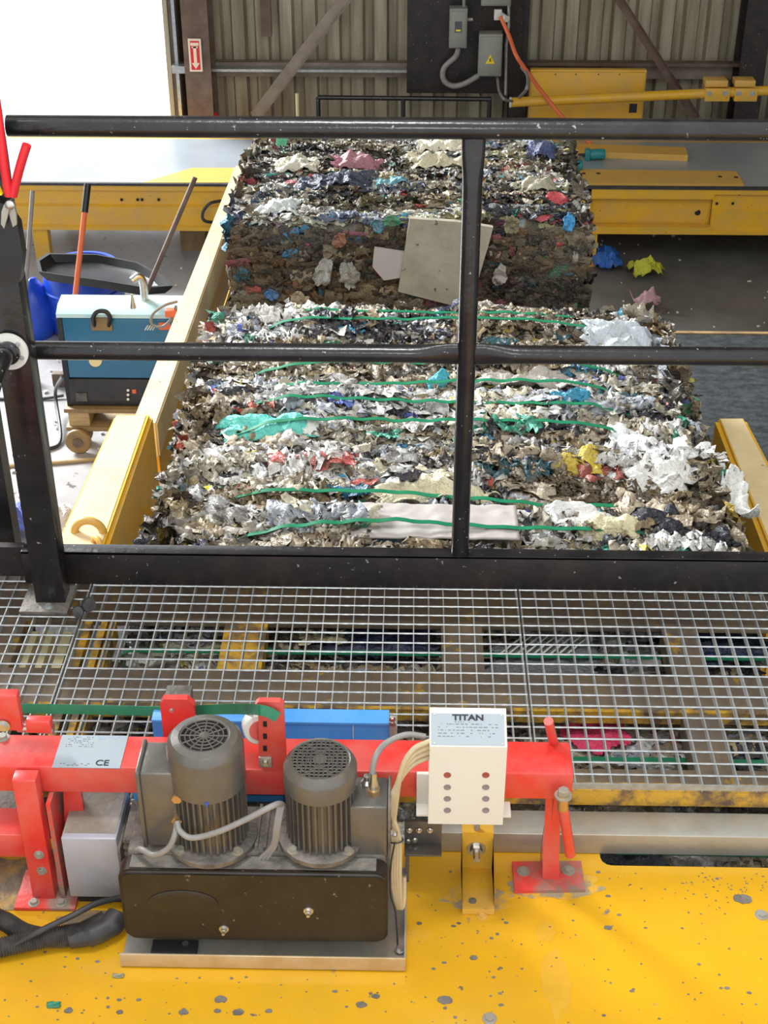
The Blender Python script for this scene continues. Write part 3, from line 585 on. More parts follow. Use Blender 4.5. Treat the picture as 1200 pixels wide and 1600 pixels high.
bm = BM(); pb = [of(640,338), of(712,343), of(770,352), of(765,372), of(745,440), of(716,476), of(622,452)]
prism(bm, [(p.x, p.z) for p in pb], 'y', Y2-.075, Y2-.05); tag(obj('plaster_board', bm, 'board', fb, smooth=False), 'dirty pale plaster board')
bm = BM(); pb = [of(585,385), of(632,392), of(626,432), of(600,436), of(582,415)]
prism(bm, [(p.x, p.z) for p in pb], 'y', Y2-.065, Y2-.05); tag(obj('grey_card', bm, 'cardboard', fb, smooth=False), 'grey card scrap')
for (u, v, w_, h_, c, nm) in [(425,460,.05,.04,(.05,.22,.5),'blue_scrap'),(505,425,.06,.12,(.55,.54,.5),'pale_film'),(545,430,.07,.1,(.45,.44,.4),'pale_film'),(590,352,.05,.05,(.04,.3,.45),'blue_scrap'),(612,345,.06,.04,(.03,.35,.18),'green_scrap'),(780,430,.05,.08,(.5,.46,.42),'pale_film'),(470,470,.09,.06,(.5,.38,.25),'tan_film'),(800,350,.05,.07,(.3,.27,.15),'tan_film'),(530,375,.05,.06,(.35,.14,.08),'rust_film'),(675,360,.03,.05,(.5,.45,.2),'tan_film')]:
    sheet(nm, fb, of(u, v), (w_*1.1, h_*1.1), tuple(q*.75 for q in c), (0,-1,.05), random.uniform(-.5,.5), .012, (18,14), u, 'oval', dirt=.6)
HF = Bf.H
def onf(u, v): p = PZ(u, v, ZB+.03); return V(p.x, p.y, HF(p.x, p.y))
for (u, v, w_, h_, c, nm, lb) in [(700,228,.28,.16,(.72,.68,.52),'cream_bag','big cream bag'),(680,250,.26,.14,(.66,.6,.42),'cream_bag',None),(520,290,.34,.18,(.02,.03,.07),'dark_bag','shiny dark blue bag'),(560,258,.22,.08,(.4,.16,.2),'pink_film',None),(460,262,.2,.12,(.62,.58,.46),'cream_film',None),(610,290,.14,.08,(.1,.3,.36),'teal_film',None),(850,235,.16,.14,(.04,.06,.16),'dark_bag',None),(430,320,.18,.1,(.6,.64,.62),'pale_film',None),(840,300,.2,.1,(.42,.4,.28),'olive_film',None)]:
    sheet(nm, fb, onf(u, v), (w_, h_), c, amp=.012, seed=u, shape='bag', drape=HF, dirt=.3, label=lb, rough=.3)
sheet('green_scrap', fb, PZ(440,222,ZB+.05), (.05,.14), (.1,.55,.3), (0,-1,.3), amp=.01, seed=5, shape='rect', n=(8,8))
sheet('red_scrap', fb, PY(868,310,Y2-.03), (.09,.05), (.65,.07,.1), (.3,-1,.5), amp=.014, seed=6, shape='oval', n=(18,14))
sheet('blue_scrap', fb, PY(888,348,Y2-.04), (.05,.07), (.03,.3,.6), (.3,-1,.5), amp=.014, seed=7, shape='oval', n=(18,14))
tag(obj('wooden_batten', box(BM(), 0, .2, 0, .02, 0, .012), 'creamwood', fb)).location = onf(424,232)-wpos(fb)+V(0,0,.04)

# ================================================================ GUIDE BEAMS beside the bales
ZG = 2.14
def beam(name, label, u0a, u0b, v0, u1a, u1b, v1, z, hgt, parent=None, m='yellowglare', cat='beam', mside='yellow2', bev=.012):
    a, b, c, d = PZ(u0a,v0,z), PZ(u0b,v0,z), PZ(u1b,v1,z), PZ(u1a,v1,z)
    bm = prism(BM(), [(a.x,a.y),(b.x,b.y),(c.x,c.y),(d.x,d.y)], 'z', z-hgt, z)
    bmesh.ops.bevel(bm, geom=bm.edges[:], offset=bev, segments=2, affect='EDGES'); return bm
lb = thing('guide_beam', 'thick yellow guide beam with lifting ring on the left of the near bale', 'guide beam', (PZ(150,800,ZG).x, 3.6, 0))
bm = beam('x','', 179,239,646, 60,150,905, ZG, .34)
obj('box_beam', bm, 'yellow2', lb)
a, b, c, d = PZ(182,650,ZG), PZ(228,650,ZG), PZ(140,905,ZG), PZ(66,905,ZG)
obj('glare_top', prism(BM(), [(a.x,a.y),(b.x,b.y),(c.x,c.y),(d.x,d.y)], 'z', ZG, ZG+.002), 'yellowglare', lb)  # thin pale sheet carrying the painted glare of the beam top
pa, pb = PZ(239,660,ZG), PZ(168,860,ZG)
obj('side_skirt', prism(BM(), [(pa.x,pa.y-.02),(pa.x+.05,pa.y-.02),(pb.x+.05,pb.y-.1),(pb.x,pb.y-.1)], 'z', ZG-.75, ZG-.32), 'yellow2', lb)
# lifting ring
def ring(bm, c, r, rr, axis, a0=0, a1=360, seg=26):
    ax = Vector(axis).normalized(); x = V(0,0,1).cross(ax).normalized(); z = ax.cross(x)
    if z.z < 0: z = -z
    tube(bm, [Vector(c)+x*math.cos(R(a0+(a1-a0)*k/seg))*r+z*math.sin(R(a0+(a1-a0)*k/seg))*r for k in range(seg+1)], rr, 10); return bm
p = PZ(139,832,ZG)
obj('lifting_ring', ring(BM(), p, .043, .013, (0,1,0), 0, 180), 'orangeplate', lb)
p = PZ(153,853,ZG)
obj('lifting_ring', ring(BM(), p+V(0,0,0), .026, .009, (.8,.6,0), 0, 180), 'orangeplate', lb)
xp = PZ(120,860,ZG).x
for y in (3.3, 4.3): obj('support_post', box(BM(), xp-.03, xp+.09, y-.06, y+.06, 0, ZG-.33), 'yellow2', lb)
rb_ = thing('guide_beam', 'thick yellow guide beam on the right of the near bale', 'guide beam', (PZ(1180,800,ZG).x, 3.6, 0))
obj('box_beam', beam('x','', 1117,1166,651, 1215,1300,905, ZG, .4, bev=.014), 'yellow2', rb_)
a, b, c, d = PZ(1126,655,ZG), PZ(1160,655,ZG), PZ(1290,905,ZG), PZ(1226,905,ZG)
obj('glare_top', prism(BM(), [(a.x,a.y),(b.x,b.y),(c.x,c.y),(d.x,d.y)], 'z', ZG, ZG+.002), 'yellowglare', rb_)  # right beam top gets the same painted glare
q = PZ(1140,651,ZG)
obj('end_bracket', box(BM(), q.x-.12, q.x-.02, q.y-.12, q.y+.03, ZG-.42, ZG-.2), 'yellow2', rb_)
for y in (3.3, 4.2): obj('support_post', box(BM(), q.x+.0, q.x+.12, y-.06, y+.06, 0, ZG-.39), 'yellow2', rb_)
# long thin rail
ZR = 2.06
lr = thing('guide_rail', 'long thin yellow guide rail running back along the left of the bales', 'guide rail', (PZ(300,450,ZR).x, 5.8, 0))
obj('top_tube', beam('x','', 367,388,259, 205,245,662, ZR, .14, bev=.006), 'yellowglare', lr)  # tube coloured with the painted glare of its lit top face
a, c = PZ(388,262,ZR), PZ(243,655,ZR)
obj('side_plate', prism(BM(), [(a.x-.03,a.y),(a.x,a.y),(c.x+.0,c.y),(c.x-.03,c.y)], 'z', ZR-.3, ZR-.139), 'yellow2', lr)
ZL = ZR-.42; a, c = PZ(386,330,ZL), PZ(318,545,ZL)
obj('lower_plate', prism(BM(), [(a.x-.03,a.y),(a.x+.05,a.y),(c.x+.03,c.y),(c.x-.03,c.y)], 'z', ZL-.7, ZL), 'yellow2', lr)
for yy in (4.9, 6.3):
    xx = a.x-.06+(a.x-c.x)*(yy-a.y)/(a.y-c.y)*0; xx = c.x+(a.x-c.x)*(yy-c.y)/(a.y-c.y); obj('support_post', box(BM(), xx-.1, xx-.0, yy-.05, yy+.05, 0, ZR-.3), 'yellow2', lr)


# dark belt on the right
zb_ = .95; e0 = PZ(1030,521,zb_); e1 = PZ(1040,900,zb_)
tag(obj('wooden_block', beam('x','', 922,986,527, 930,978,512, 1.06, .1, bev=.006), 'orangeplate'), 'short orange block on the far edge of black belt beside the near bale', 'block')
t = thing('belt_table', 'low wide table with wet black belt right of the near bale', 'conveyor', (2.4, e0.y-.8, 0))
obj('belt', box(BM(), .82, 5.0, 2.9, e0.y, zb_-.05, zb_, bev=.01), 'slatbelt', t)
obj('edge_strip', box(BM(), .82, 5.0, e0.y, e0.y+.03, zb_-.1, zb_+.004), 'cartwood', t)
obj('frame', box(BM(), .85, 4.95, 3.0, e0.y-.05, zb_-.25, zb_-.05), 'blackmatt', t)
for x in (.95, 4.8):
    for y in (3.1, e0.y-.2): obj('leg', box(BM(), x-.05, x+.05, y-.05, y+.05, 0, zb_-.25), 'blackmatt', t)

# bale bed under bales
tag(obj('bale_bed', box(BM(), -.85, .9, 1.0, 7.0, 1.16, 1.26), 'brownsteel'), 'steel bed carrying both rubbish bales', 'bed')
o = thing('bed_stand', 'steel trestle below the bale bed', 'stand', (0, 4, 0))
for x in (-.6, .65):
    for y in (1.4, 3.6, 5.2, 6.7): obj('leg', box(BM(), x-.06, x+.06, y-.06, y+.06, 0, 1.16), 'brownsteel', o)

# ================================================================ LEFT FLOOR CLUTTER
def FZ(u, v): return PZ(u, v, 0)
# welder on cart
wy = FZ(128,703).y+.05; zc0 = ZY(150,634,wy); zc1 = ZY(150,490,wy); wx0, wx1 = XY(97,560,wy), XY(97,560,wy)+.86
wt = thing('welding_generator', 'blue engine welding generator with pale lid and black control panel on cart', 'welder', ((wx0+wx1)/2, wy+.4, zc0))
ztop = zc1; zmid = ZY(150,590,wy); ly = PZ(150,463,ztop+.04).y
obj('body', box(BM(), wx0+.012, wx1-.012, wy+.015, ly, zc0, ztop-.02, bev=.01), 'welder', wt)
obj('front_panel', box(BM(), wx0+.03, wx1-.03, wy-.005, wy+.02, zmid, ztop-.03, bev=.006), 'welder', wt)
lid = obj('lid', prism(BM(), [(wy-.01, ztop-.025),(wy-.01, ztop),(wy+.06, ztop+.035),(ly+.01, ztop+.045),(ly+.01, ztop-.025)], 'x', wx0, wx1), 'welderlid', wt)
cpn = obj('control_panel', box(BM(), wx0+.02, wx1-.02, wy-.012, wy+.02, zc0+.01, zmid-.005, bev=.006), 'control', wt)
for u in (100,): obj('corner_trim', box(BM(), wx0-.003, wx0+.03, wy-.008, wy+.03, zc0, ztop-.03), 'blackplastic', wt)
for k, v in enumerate((610, 617, 624)): obj('knob', cyl(BM(), PY(200,v,wy-.012), PY(200,v,wy-.03), .009, 10), 'white', cpn)
obj('red_label', box(BM(), XY(206,610,wy-.02), XY(212,610,wy-.02), wy-.016, wy-.012, ZY(208,613,wy), ZY(208,607,wy)), 'orange', cpn)
obj('gauge_frame', box(BM(), XY(118,615,wy-.02), XY(135,615,wy-.02), wy-.018, wy-.012, ZY(125,625,wy), ZY(125,612,wy)), 'hose', cpn)
obj('handle', tube(BM(), curve([PY(148,510,wy-.005), PY(146,496,wy-.05), PY(152,487,wy-.06), PY(165,487,wy-.06), PY(172,496,wy-.05), PY(170,510,wy-.005)]), .014, 8), 'blackplastic', lid)
obj('latch_plate', box(BM(), XY(143,512,wy-.01), XY(176,512,wy-.01), wy-.02, wy-.005, ZY(160,515,wy), ZY(160,495,wy), bev=.004), 'cartwood', wt)
obj('round_badge', cyl(BM(), PY(149,563,wy-.006), PY(149,563,wy-.012), .04, 24), 'creamwood', wt)
for k in range(4): 
    p = PY(228+k*4, 512, wy-.008); obj('vent_slit', box(BM(), p.x, p.x+.006, wy-.01, wy-.004, p.z-.02, p.z+.02, Matrix.Rotation(.6,3,'Y')), 'white', wt)
p = PZ(226,467,ztop+.045)
obj('exhaust_pipe', tube(BM(), curve([p+V(0,0,-.02), p+V(0,0,.1), p+V(-.02,-.01,.15), p+V(-.06,-.03,.13)]), .025, 12), 'chrome', lid)
p = PZ(208,481,ztop+.04); obj('fuel_spout', tube(BM(), [p, p+V(0,0,.05), p+V(.0,0,.09)], [.02,.012,.006], 10), 'chrome', lid)
obj('coiled_cable', tube(BM(), curve([PY(277,471,wy-.02), PY(255,478,wy-.06), PY(238,492,wy-.06), PY(238,507,wy-.06), PY(255,510,wy-.06), PY(270,495,wy-.06), PY(275,478,wy-.05)]), .009, 8), 'cable', wt)
obj('orange_connector', box(BM(), XY(258,480,wy-.05), XY(276,480,wy-.05), wy-.08, wy-.02, ZY(265,488,wy), ZY(265,478,wy), bev=.006), 'orange', wt)
obj('orange_sticker', box(BM(), XY(248,508,wy-.01), XY(266,508,wy-.01), wy-.012, wy-.005, ZY(255,514,wy), ZY(255,503,wy)), 'orange', wt)
zk = ZY(150,640,wy); zk2 = ZY(150,662,wy)
ct = thing('welder_cart', 'low wooden and steel cart on castors under the blue welder', 'cart', ((wx0+wx1)/2, wy+.4, 0))
obj('deck_board', box(BM(), wx0-.02, wx1+.02, wy-.05, ly+.03, zk, zc0, bev=.004), 'cartwood', ct)
obj('lower_board', box(BM(), wx0-.02, wx1+.05, wy-.05, ly+.03, zk2-.03, zk2, bev=.004), 'cartwood', ct)
obj('spacer_block', box(BM(), wx0, wx0+.13, wy-.03, wy+.2, zk2, zk), 'wood', ct); obj('spacer_block', box(BM(), wx1-.13, wx1, wy-.03, wy+.2, zk2, zk), 'wood', ct)
for xx in (XY(128,690,wy), wx1-.12):
    for yy in (wy-.085, ly-.1):
        r_ = .082 if yy < wy else .06; wh = obj('wheel', lathe(BM(), [(0,-.02),(r_*.9,-.02),(r_,-.012),(r_,.012),(r_*.9,.02),(0,.02)], (xx, yy, r_), 28, (0,1,0)), 'cartwood', ct)
        obj('hub', lathe(BM(), [(0,-.026),(r_*.4,-.026),(r_*.45,.026),(0,.026)], (xx, yy, r_), 18, (0,1,0)), 'rust', wh)
        obj('fork', box(BM(), xx-.03, xx+.03, yy+.024, yy+.034, r_, zk2-.03), 'rust', wh)
# floor cables
tag(obj('floor_cable', tube(BM(), curve([PY(98,588,wy), FZ(90,640)+V(0,0,.12), FZ(95,690)+V(0,0,.02), FZ(72,705)+V(0,0,.012), FZ(20,715)+V(0,0,.012)]), .012, 8), 'rubber'), 'black cable hanging off the welder and curling across the floor', 'cable')
tag(obj('floor_cable', tube(BM(), curve([FZ(-40,625)+V(0,0,.01), FZ(60,625)+V(0,0,.01), FZ(100,622)+V(0,0,.02)]), .01, 8), 'rubber'), 'black cable lying across the floor left of the cart', 'cable')
tag(obj('floor_cable', tube(BM(), curve([FZ(-10,732)+V(0,0,.01), FZ(90,725)+V(0,0,.01), FZ(170,718)+V(0,0,.01), FZ(270,712)+V(0,0,.01)]), .013, 8), 'wood'), 'tan rope lying along the floor in front of the cart wheel', 'rope')
# blue barrel on its side under black tray
p = PY(120,470,9.5); p.y = 9.46; q = V(p.x, p.y, 0)
t = thing('blue_barrel', 'royal blue plastic barrel standing behind the welder under a black tray', 'barrel', (p.x, p.y+.4, 0))
zz = ZY(110,438,p.y+.0)
obj('shell', lathe(BM(), [(0,0),(.25,0),(.28,.04),(.29,zz*.3),(.3,zz*.32),(.29,zz*.34),(.29,zz*.66),(.3,zz*.68),(.29,zz*.7),(.28,zz-.04),(.26,zz),(.23,zz),(.23,zz-.03),(0,zz-.03)], (p.x, p.y+.3, 0), 36), 'bluetub', t)
t2 = sheet('blue_bag', None, (0,0,0), (.3,.6), (.015,.08,.45)) if False else None
bm = BM(); P0 = PY(66,480,p.y+.2)
o = tag(obj('blue_bag', lathe(BM(), [(0,0),(.12,.0),(.17,.1),(.15,.25),(.1,.36),(.05,.42),(0,.44)], (XY(58,480,9.7), 9.62, 0), 22), 'bluetub'), 'shiny blue sack slumped at the left of the blue barrel', 'sack')
for v_ in o.data.vertices: v_.co += v_.co.normalized()*.05*nz(v_.co.x*9, v_.co.y*9, v_.co.z*9)
# black tray (barrow tub)
zt = zz; pts = [(58,407),(75,396),(150,397),(215,410),(252,430),(268,446),(225,449),(160,438),(100,430),(62,424)]
W = [PZ(u, v, zt+.09) for u, v in pts]; c = sum(W, Vector())/len(W); bm = BM()
rings = []
for s_, dz in ((1.0,0),(1.02,.0),(1.0,-.02),(.9,-.07),(.7,-.085)): rings.append([bm.verts.new(c+(p-c)*s_+V(0,0,dz)) for p in W])
inner = [[bm.verts.new(c+(p-c)*s_+V(0,0,dz)) for p in W] for s_, dz in ((.96,0),(.87,-.05),(.67,-.07))]
def bridge(a, b):
    n = len(a)
    for k in range(n): bm.faces.new((a[k], a[(k+1)%n], b[(k+1)%n], b[k]))
for a, b in zip(rings, rings[1:]): bridge(a, b)
bm.faces.new(rings[-1]); bridge(inner[0], rings[0])
for a, b in zip(inner, inner[1:]): bridge(b, a)
bm.faces.new(inner[-1])
tag(obj('black_tray', bm, 'blackplastic'), 'black plastic barrow tub with pointed end lying on the blue barrel', 'tub')
# handles
def pole(a, b, z_to, ya, yb, r, m, name, label, grip=None):
    A = PY(*a, ya); C_ = PZ(b[0], b[1], .05); B = C_
    t = thing(name, label, 'tool', (C_.x, C_.y, 0)); obj('shaft', cyl(BM(), A, C_, r, 10), m, t)
    if grip: obj('grip', cyl(BM(), A+(A-B).normalized()*.005, A+(C_-A)*grip, r*1.25, 10), 'blackplastic', t)
    obj('head', box(BM(), C_.x-.09, C_.x+.09, C_.y-.03, C_.y+.03, 0.0, .1, bev=.01), 'rust', t); return t
pole((137,289), (103,592), .06, 9.4, 8.9, .019, 'orange', 'broom', 'broom with red shaft and black grip leaning on the yellow table rail', .14)
pole((305,277), (171,592), .06, 9.42, 8.7, .018, 'rust', 'shovel', 'grey brown shaft of a shovel leaning against the table near guide rail')
pole((51,298), (30,585), .06, 9.45, 9.0, .016, 'cable', 'rake', 'grey shaft leaning on the yellow table rail close to the black post')
tag(obj('brown_block', box(BM(), XY(281,365,11.3), XY(320,365,11.3), 11.3, 11.5, 0, ZY(300,357,11.3)), 'cartwood'), 'brown wooden block standing under the yellow rail beside the guide rail', 'block')
tag(obj('hanging_cable', tube(BM(), curve([PY(345,314,11.0), PY(328,318,10.9), PY(317,332,10.9), PY(320,345,10.9), PY(342,348,10.99)]), .013, 8), 'rubber'), 'black cable loop against the yellow rail left of far bale', 'cable')
# litter on the floors
def litter(u, v, w_, h_, c, label, name='litter', seed=1):
    p = FZ(u, v)+V(0,0,.03); o = sheet(name, None, (0,0,0), (w_, h_), c, amp=.03, seed=seed, shape='bag', n=(14,10), dirt=.2); o.location = p; tag(o, label, 'litter')
litter(945, 415, .22, .35, (.02,.16,.6), 'blue plastic bag on dark floor beside the far bale', 'blue_litter', 3)
litter(1010, 433, .25, .2, (.6,.6,.04), 'yellow green plastic scrap on dark floor', 'yellow_litter', 4)
litter(1008, 482, .2, .12, (.6,.35,.38), 'small pink and white scrap on dark floor', 'pink_litter', 5)
litter(1035, 372, .2, .12, (.45,.47,.48), 'pale grey scrap below the table cover plate', 'grey_litter', 6)
litter(28, 828, .3, .3, (.1,.15,.6), 'blue plastic scrap on floor behind the black handrail post', 'blue_litter', 8)
litter(96, 830, .25, .3, (.85,.8,.8), 'white plastic scrap on floor between post and guide beam', 'white_litter', 9)
lit = BM()
for k in range(120):
    u, v = random.uniform(20, 290), random.uniform(400, 850)
    if k % 5 == 0: u, v = random.uniform(930, 1200), random.uniform(375, 515)
    p = FZ(u, v); s_ = random.uniform(.006, .022); a = random.uniform(0, 3)
    prism(lit, [(p.x+s_*math.cos(a+q)*random.uniform(.5,1), p.y+s_*math.sin(a+q)) for q in (0, 1.4, 2.6, 4.2)], 'z', .007, .013)
tag(obj('floor_crumbs', lit, 'white'), 'small pale crumbs of rubbish scattered on concrete floor', 'debris', None, 'stuff')

# ================================================================ HAND RAIL
ZGt = 2.614; RY = 2.7
# bottom plates under grating
ch = thing('channel_cover', 'brown and yellow slotted steel cover over the bale channel beneath grating', 'steel cover', (0, 2.4, 2.47))
def XG(u, v=1010): return XZ(u, v, 2.5)
xL, xR = -1.25, 1.35
xcL = XG(172)
for y0, y1, m in ((2.705, 2.98, 'brownsteel'), (2.405, 2.526, 'brownsteel'), (2.145, 2.218, 'brownsteel')): obj('cross_plate', box(BM(), xL, xR, y0, y1, 2.485, 2.5, bev=.002), m, ch)
obj('yellow_edge', box(BM(), xL, xR, 2.395, 2.405, 2.47, 2.502), 'yellowrust', ch)
for y0, y1 in ((2.218, 2.395), (2.526, 2.705)):
    for u0, u1 in ((345,413), (690,755), (1040,1095), (116,132), (146,156), (160,170)): obj('divider', box(BM(), XG(u0), XG(u1), y0, y1, 2.45, 2.498), 'yellowrust' if u0 < 600 else 'brownsteel', ch)
for u0, u1 in ((1300,1400), (-200,25)): obj('divider', box(BM(), XG(u0), XG(u1), 2.218, 2.705, 2.45, 2.498), 'brownsteel', ch)
obj('channel_wall', box(BM(), xL, X0-.08, 1.0, 2.98, 2.1, 2.2), 'blackmatt', ch)
sl = thing('slat_rack', 'cream wooden slats showing beneath the left grating panel', 'rack', (XG(75), 2.6, 2.2))
obj('base', box(BM(), XG(-90), XG(150), 2.2, 3.2, 2.2, 2.3), 'blackmatt', sl)
for u0, u1 in ((32,43), (57,68), (83,98)): obj('slat', box(BM(), XG(u0), XG(u1), 2.51, 2.70, 2.3, 2.47), 'creamwood', sl)
# grating
GN = 2.046; GF = 2.74; PT = .034
def grating(x0, x1, label, y_off=0):
    t = thing('walkway_grating', label, 'grating', ((x0+x1)/2, (GN+GF)/2, ZGt-.028), 'galvanised walkway grating panels')
    n = int(round((x1-x0)/PT)); me = None
    for i in range(n+1):
        x = x0+.002+i*(x1-x0-.004)/n
        if me is None: o = obj('bearing_bar', box(BM(), x-.0013, x+.0013, GN+.004, GF-.004, ZGt-.018, ZGt-.001), 'zinc', t, smooth=False); me = o.data; xx = x
        else: o = link('bearing_bar', me, None, t); o.location = (x-xx, 0, 0)
    me = None; y = GN+PT*.9+y_off
    while y < GF-.01:
        if me is None:
            bm = BM(); nseg = n*2; yy = y
            tube(bm, [(x0+(x1-x0)*i/nseg, y+.0006*(i%2), ZGt-.001-.0008*(i%2)) for i in range(nseg+1)], [.0018 if i%2 == 0 else .0024 for i in range(nseg+1)], 5)
            o = obj('cross_bar', bm, 'zinc', t); me = o.data
        else: o = link('cross_bar', me, None, t); o.location = (0, y-yy, 0)
        y += PT
    obj('end_bar', box(BM(), x0, x1, GN, GN+.004, ZGt-.011, ZGt+.001), 'zinc', t); obj('end_bar', box(BM(), x0, x1, GF-.004, GF, ZGt-.028, ZGt+.001), 'zinc', t)
gx1 = XZ(130,960,ZGt); gx2 = XZ(811,940,ZGt)
grating(gx1-.62, gx1-.004, 'galvanised grating panel left of the black post base', .012)
grating(gx1, gx2-.002, 'long middle grating panel behind the motors')
grating(gx2+.002, gx2+.8, 'galvanised grating panel at the right behind the red foot')
tag(obj('grating_support', box(BM(), xL, xR, GN+.003, GN+.03, ZGt-.056, ZGt-.02, bev=.002), 'yellowrust'), 'worn yellow steel angle under the near edge of the grating', 'support beam')
for i, x in enumerate((xL+.05, xR-.05)): pass
tag(obj('grating_support', box(BM(), xL, xR, GF-.02, GF+.05, 2.5, ZGt-.03), 'brownsteel'), 'brown support strip hidden under the far edge of the grating', 'support beam')
# rail
hr = thing('hand_rail', 'black painted tubular hand rail with mid rail and centre post across walkway', 'railing', (0, RY, ZGt))
def prow(u, v): return PY(u, v, RY)
zt_ = ZY(600, 200, RY); zm_ = ZY(700, 553, RY)
obj('top_rail', cyl(BM(), V(prow(12,197).x, RY, zt_), V(1.35, RY, zt_), .0205, 28), 'black', hr)
cx = XY(719, 850, RY); 
def flatmid(x0, x1):
    pts, rr, fl = [], [], []
    n = 60
    for i in range(n+1):
        x = x0+(x1-x0)*i/n; d = abs(x-cx); k = min(1, max(0, (d-.035)/.07)); k = k*k*(3-2*k)
        pts.append((x, RY, zm_)); rr.append(.0195); fl.append((.45+.55*k, 1.22-.22*k))
    return pts, rr, fl
for x0, x1 in ((XY(57,552,RY), cx-.014), (cx+.014, 1.35)):
    # denser near the post
    pts, rr, fl = flatmid(x0, x1); obj('mid_rail', tube(BM(), pts, rr, 24, True, fl), 'black', hr)
zz0 = ZY(720, 864, RY); n = 40; pts, rr, fl = [], [], []
for i in range(n+1):
    z = zz0+(zt_-.012-zz0)*i/n; d = zt_-z; k = min(1, max(0, (d-.03)/.09)); k = k*k*(3-2*k); pts.append((cx, RY, z)); rr.append(.0195); fl.append((.55+.45*k, 1.18-.18*k))
bm = tube(BM(), pts, rr, 24, True, fl); obj('centre_post', bm, 'black', hr)
xt0 = XY(36,890,RY-.015)
obj('toe_board', box(BM(), xt0, 1.35, RY-.012, RY-.004, ZGt+.002, ZY(600,868,RY-.01), bev=.001), 'blackmatt', hr)
obj('toe_board_ledge', box(BM(), xt0, 1.35, RY-.012, RY+.022, ZY(600,868,RY-.01)-.006, ZY(600,868,RY-.01)+.001, bev=.001), 'black', hr)
# corner post
PYp = 2.60; px0, px1 = XY(57,950,PYp), XY(103,950,PYp)
cpst = thing('corner_post', 'square black steel corner post with white flange and holster', 'post', ((px0+px1)/2, PYp+.025, ZGt))
ztp = 3.95
obj('tube', box(BM(), px0, px1, PYp, PYp+.055, ZGt+.008, ztp, bev=.003), 'black', cpst)
obj('base_plate', box(BM(), px0-.03, px1+.012, PYp-.035, PYp+.07, ZGt+.002, ZGt+.012, bev=.002), 'dustmetal', cpst)
obj('bolt', bolt(BM(), ((px0+px1)/2, PYp-.018, ZGt+.012), .007, .006), 'zinc', cpst)
obj('round_cap', lathe(BM(), [(0,-.02),(.02,-.015),(.024,0),(.02,.015),(0,.02)], ((px0+px1)/2+.03, PYp+.03, ztp+.01), 20), 'black', cpst)
fc = PY(14,549,PYp-.01)
fl_ = obj('flange', lathe(BM(), [(0,-.006),(.036,-.006),(.039,-.003),(.039,.004),(0,.004)], fc, 36, (0,-1,0)), 'white', cpst)
for a in (40, -25, 130, 215): obj('bolt', bolt(BM(), fc+V(.028*math.cos(R(a)), -.005, .028*math.sin(R(a))), .0032, .004, (0,-1,0)), 'zinc', fl_)
obj('side_rail', tube(BM(), curve([fc+V(-.002,-.003,0), fc+V(-.006,-.06,-.006), fc+V(-.02,-.14,-.06), fc+V(-.045,-.19,-.2), fc+V(-.06,-.2,-.36)]), .0185, 20), 'black', cpst)
obj('collar', lathe(BM(), [(.018,0),(.024,0),(.024,.014),(.018,.018)], fc, 24, (0,-1,0)), 'black', cpst)
tag(obj('outer_post', box(BM(), XY(-22,800,2.85), XY(20,800,2.85), 2.83, 2.88, 2.2, 3.05), 'black'), 'dark square post at the left frame edge behind the corner post', 'post')
tag(obj('outer_toe_board', box(BM(), XY(-60,880,2.75), xt0-.004, 2.72, 2.74, ZGt, ZGt+.08), 'blackmatt'), 'short black toe board left of the corner post', 'toe board')
# knobs by base
t = thing('clamp_knobs', 'pair of black rubber knobs on the grating right of the post base', 'knob', PZ(128,950,ZGt))
obj('knob', lathe(BM(), [(0,0),(.012,0),(.014,.006),(.012,.014),(0,.016)], PZ(122,955,ZGt+.02), 20, (.2,-1,.5)), 'rubber', t)
obj('knob', lathe(BM(), [(0,0),(.015,0),(.017,.006),(.015,.016),(0,.018)], PZ(136,944,ZGt+.03), 20, (.6,-.8,.4)), 'rubber', t)
obj('pin', cyl(BM(), PZ(128,958,ZGt-.0), PZ(128,940,ZGt+.03), .004, 8), 'steelbar', t)
# cutters in holster on post
HY = PYp-.03
cu = thing('strap_cutters', 'red handled strap cutters with steel jaws hanging at the black post', 'cutters', PY(15,350,HY))
def hand(pts, r): return tube(BM(), curve([PY(u,v,HY-.01) for u, v in pts]), r, 12, True)
obj('handle', tube(BM(), curve([PY(20,306,HY-.012), PY(25,285,HY-.014), PY(33,255,HY-.016), PY(42,226,HY-.016)]), .0085, 12), 'redfab', cu)
obj('handle', tube(BM(), curve([PY(14,306,HY-.012), PY(8,270,HY-.014), PY(3,230,HY-.016), PY(-3,180,HY-.016), PY(-8,150,HY-.016)]), .0085, 12), 'redfab', cu)
obj('pivot', lathe(BM(), [(0,0),(.009,0),(.009,.01),(.004,.013),(0,.013)], PY(17,318,HY-.012), 18, (0,-1,0)), 'chrome', cu)
obj('jaw', prism(BM(), [(PY(u,v,HY).x, PY(u,v,HY).z) for u, v in ((12,312),(22,314),(27,330),(28,348),(22,352),(17,335))], 'y', HY-.01, HY-.002), 'steelbar', cu)
obj('jaw', prism(BM(), [(PY(u,v,HY).x, PY(u,v,HY).z) for u, v in ((10,314),(18,318),(15,335),(10,352),(5,345),(6,325))], 'y', HY-.018, HY-.011), 'steelbar', cu)
obj('yellow_tab', prism(BM(), [(PY(u,v,HY).x, PY(u,v,HY).z) for u, v in ((-4,284),(3,288),(8,298),(4,299),(-4,296))], 'y', HY-.024, HY-.012), 'yel', cu)
tag(obj('holster', prism(BM(), [(PY(u,v,HY).x, PY(u,v,HY).z) for u, v in ((-12,312),(5,318),(28,352),(36,400),(32,440),(8,450),(-12,440))], 'y', HY-.002, PYp), 'blackplastic'), 'black leather holster on the corner post carrying the strap cutters', 'holster')

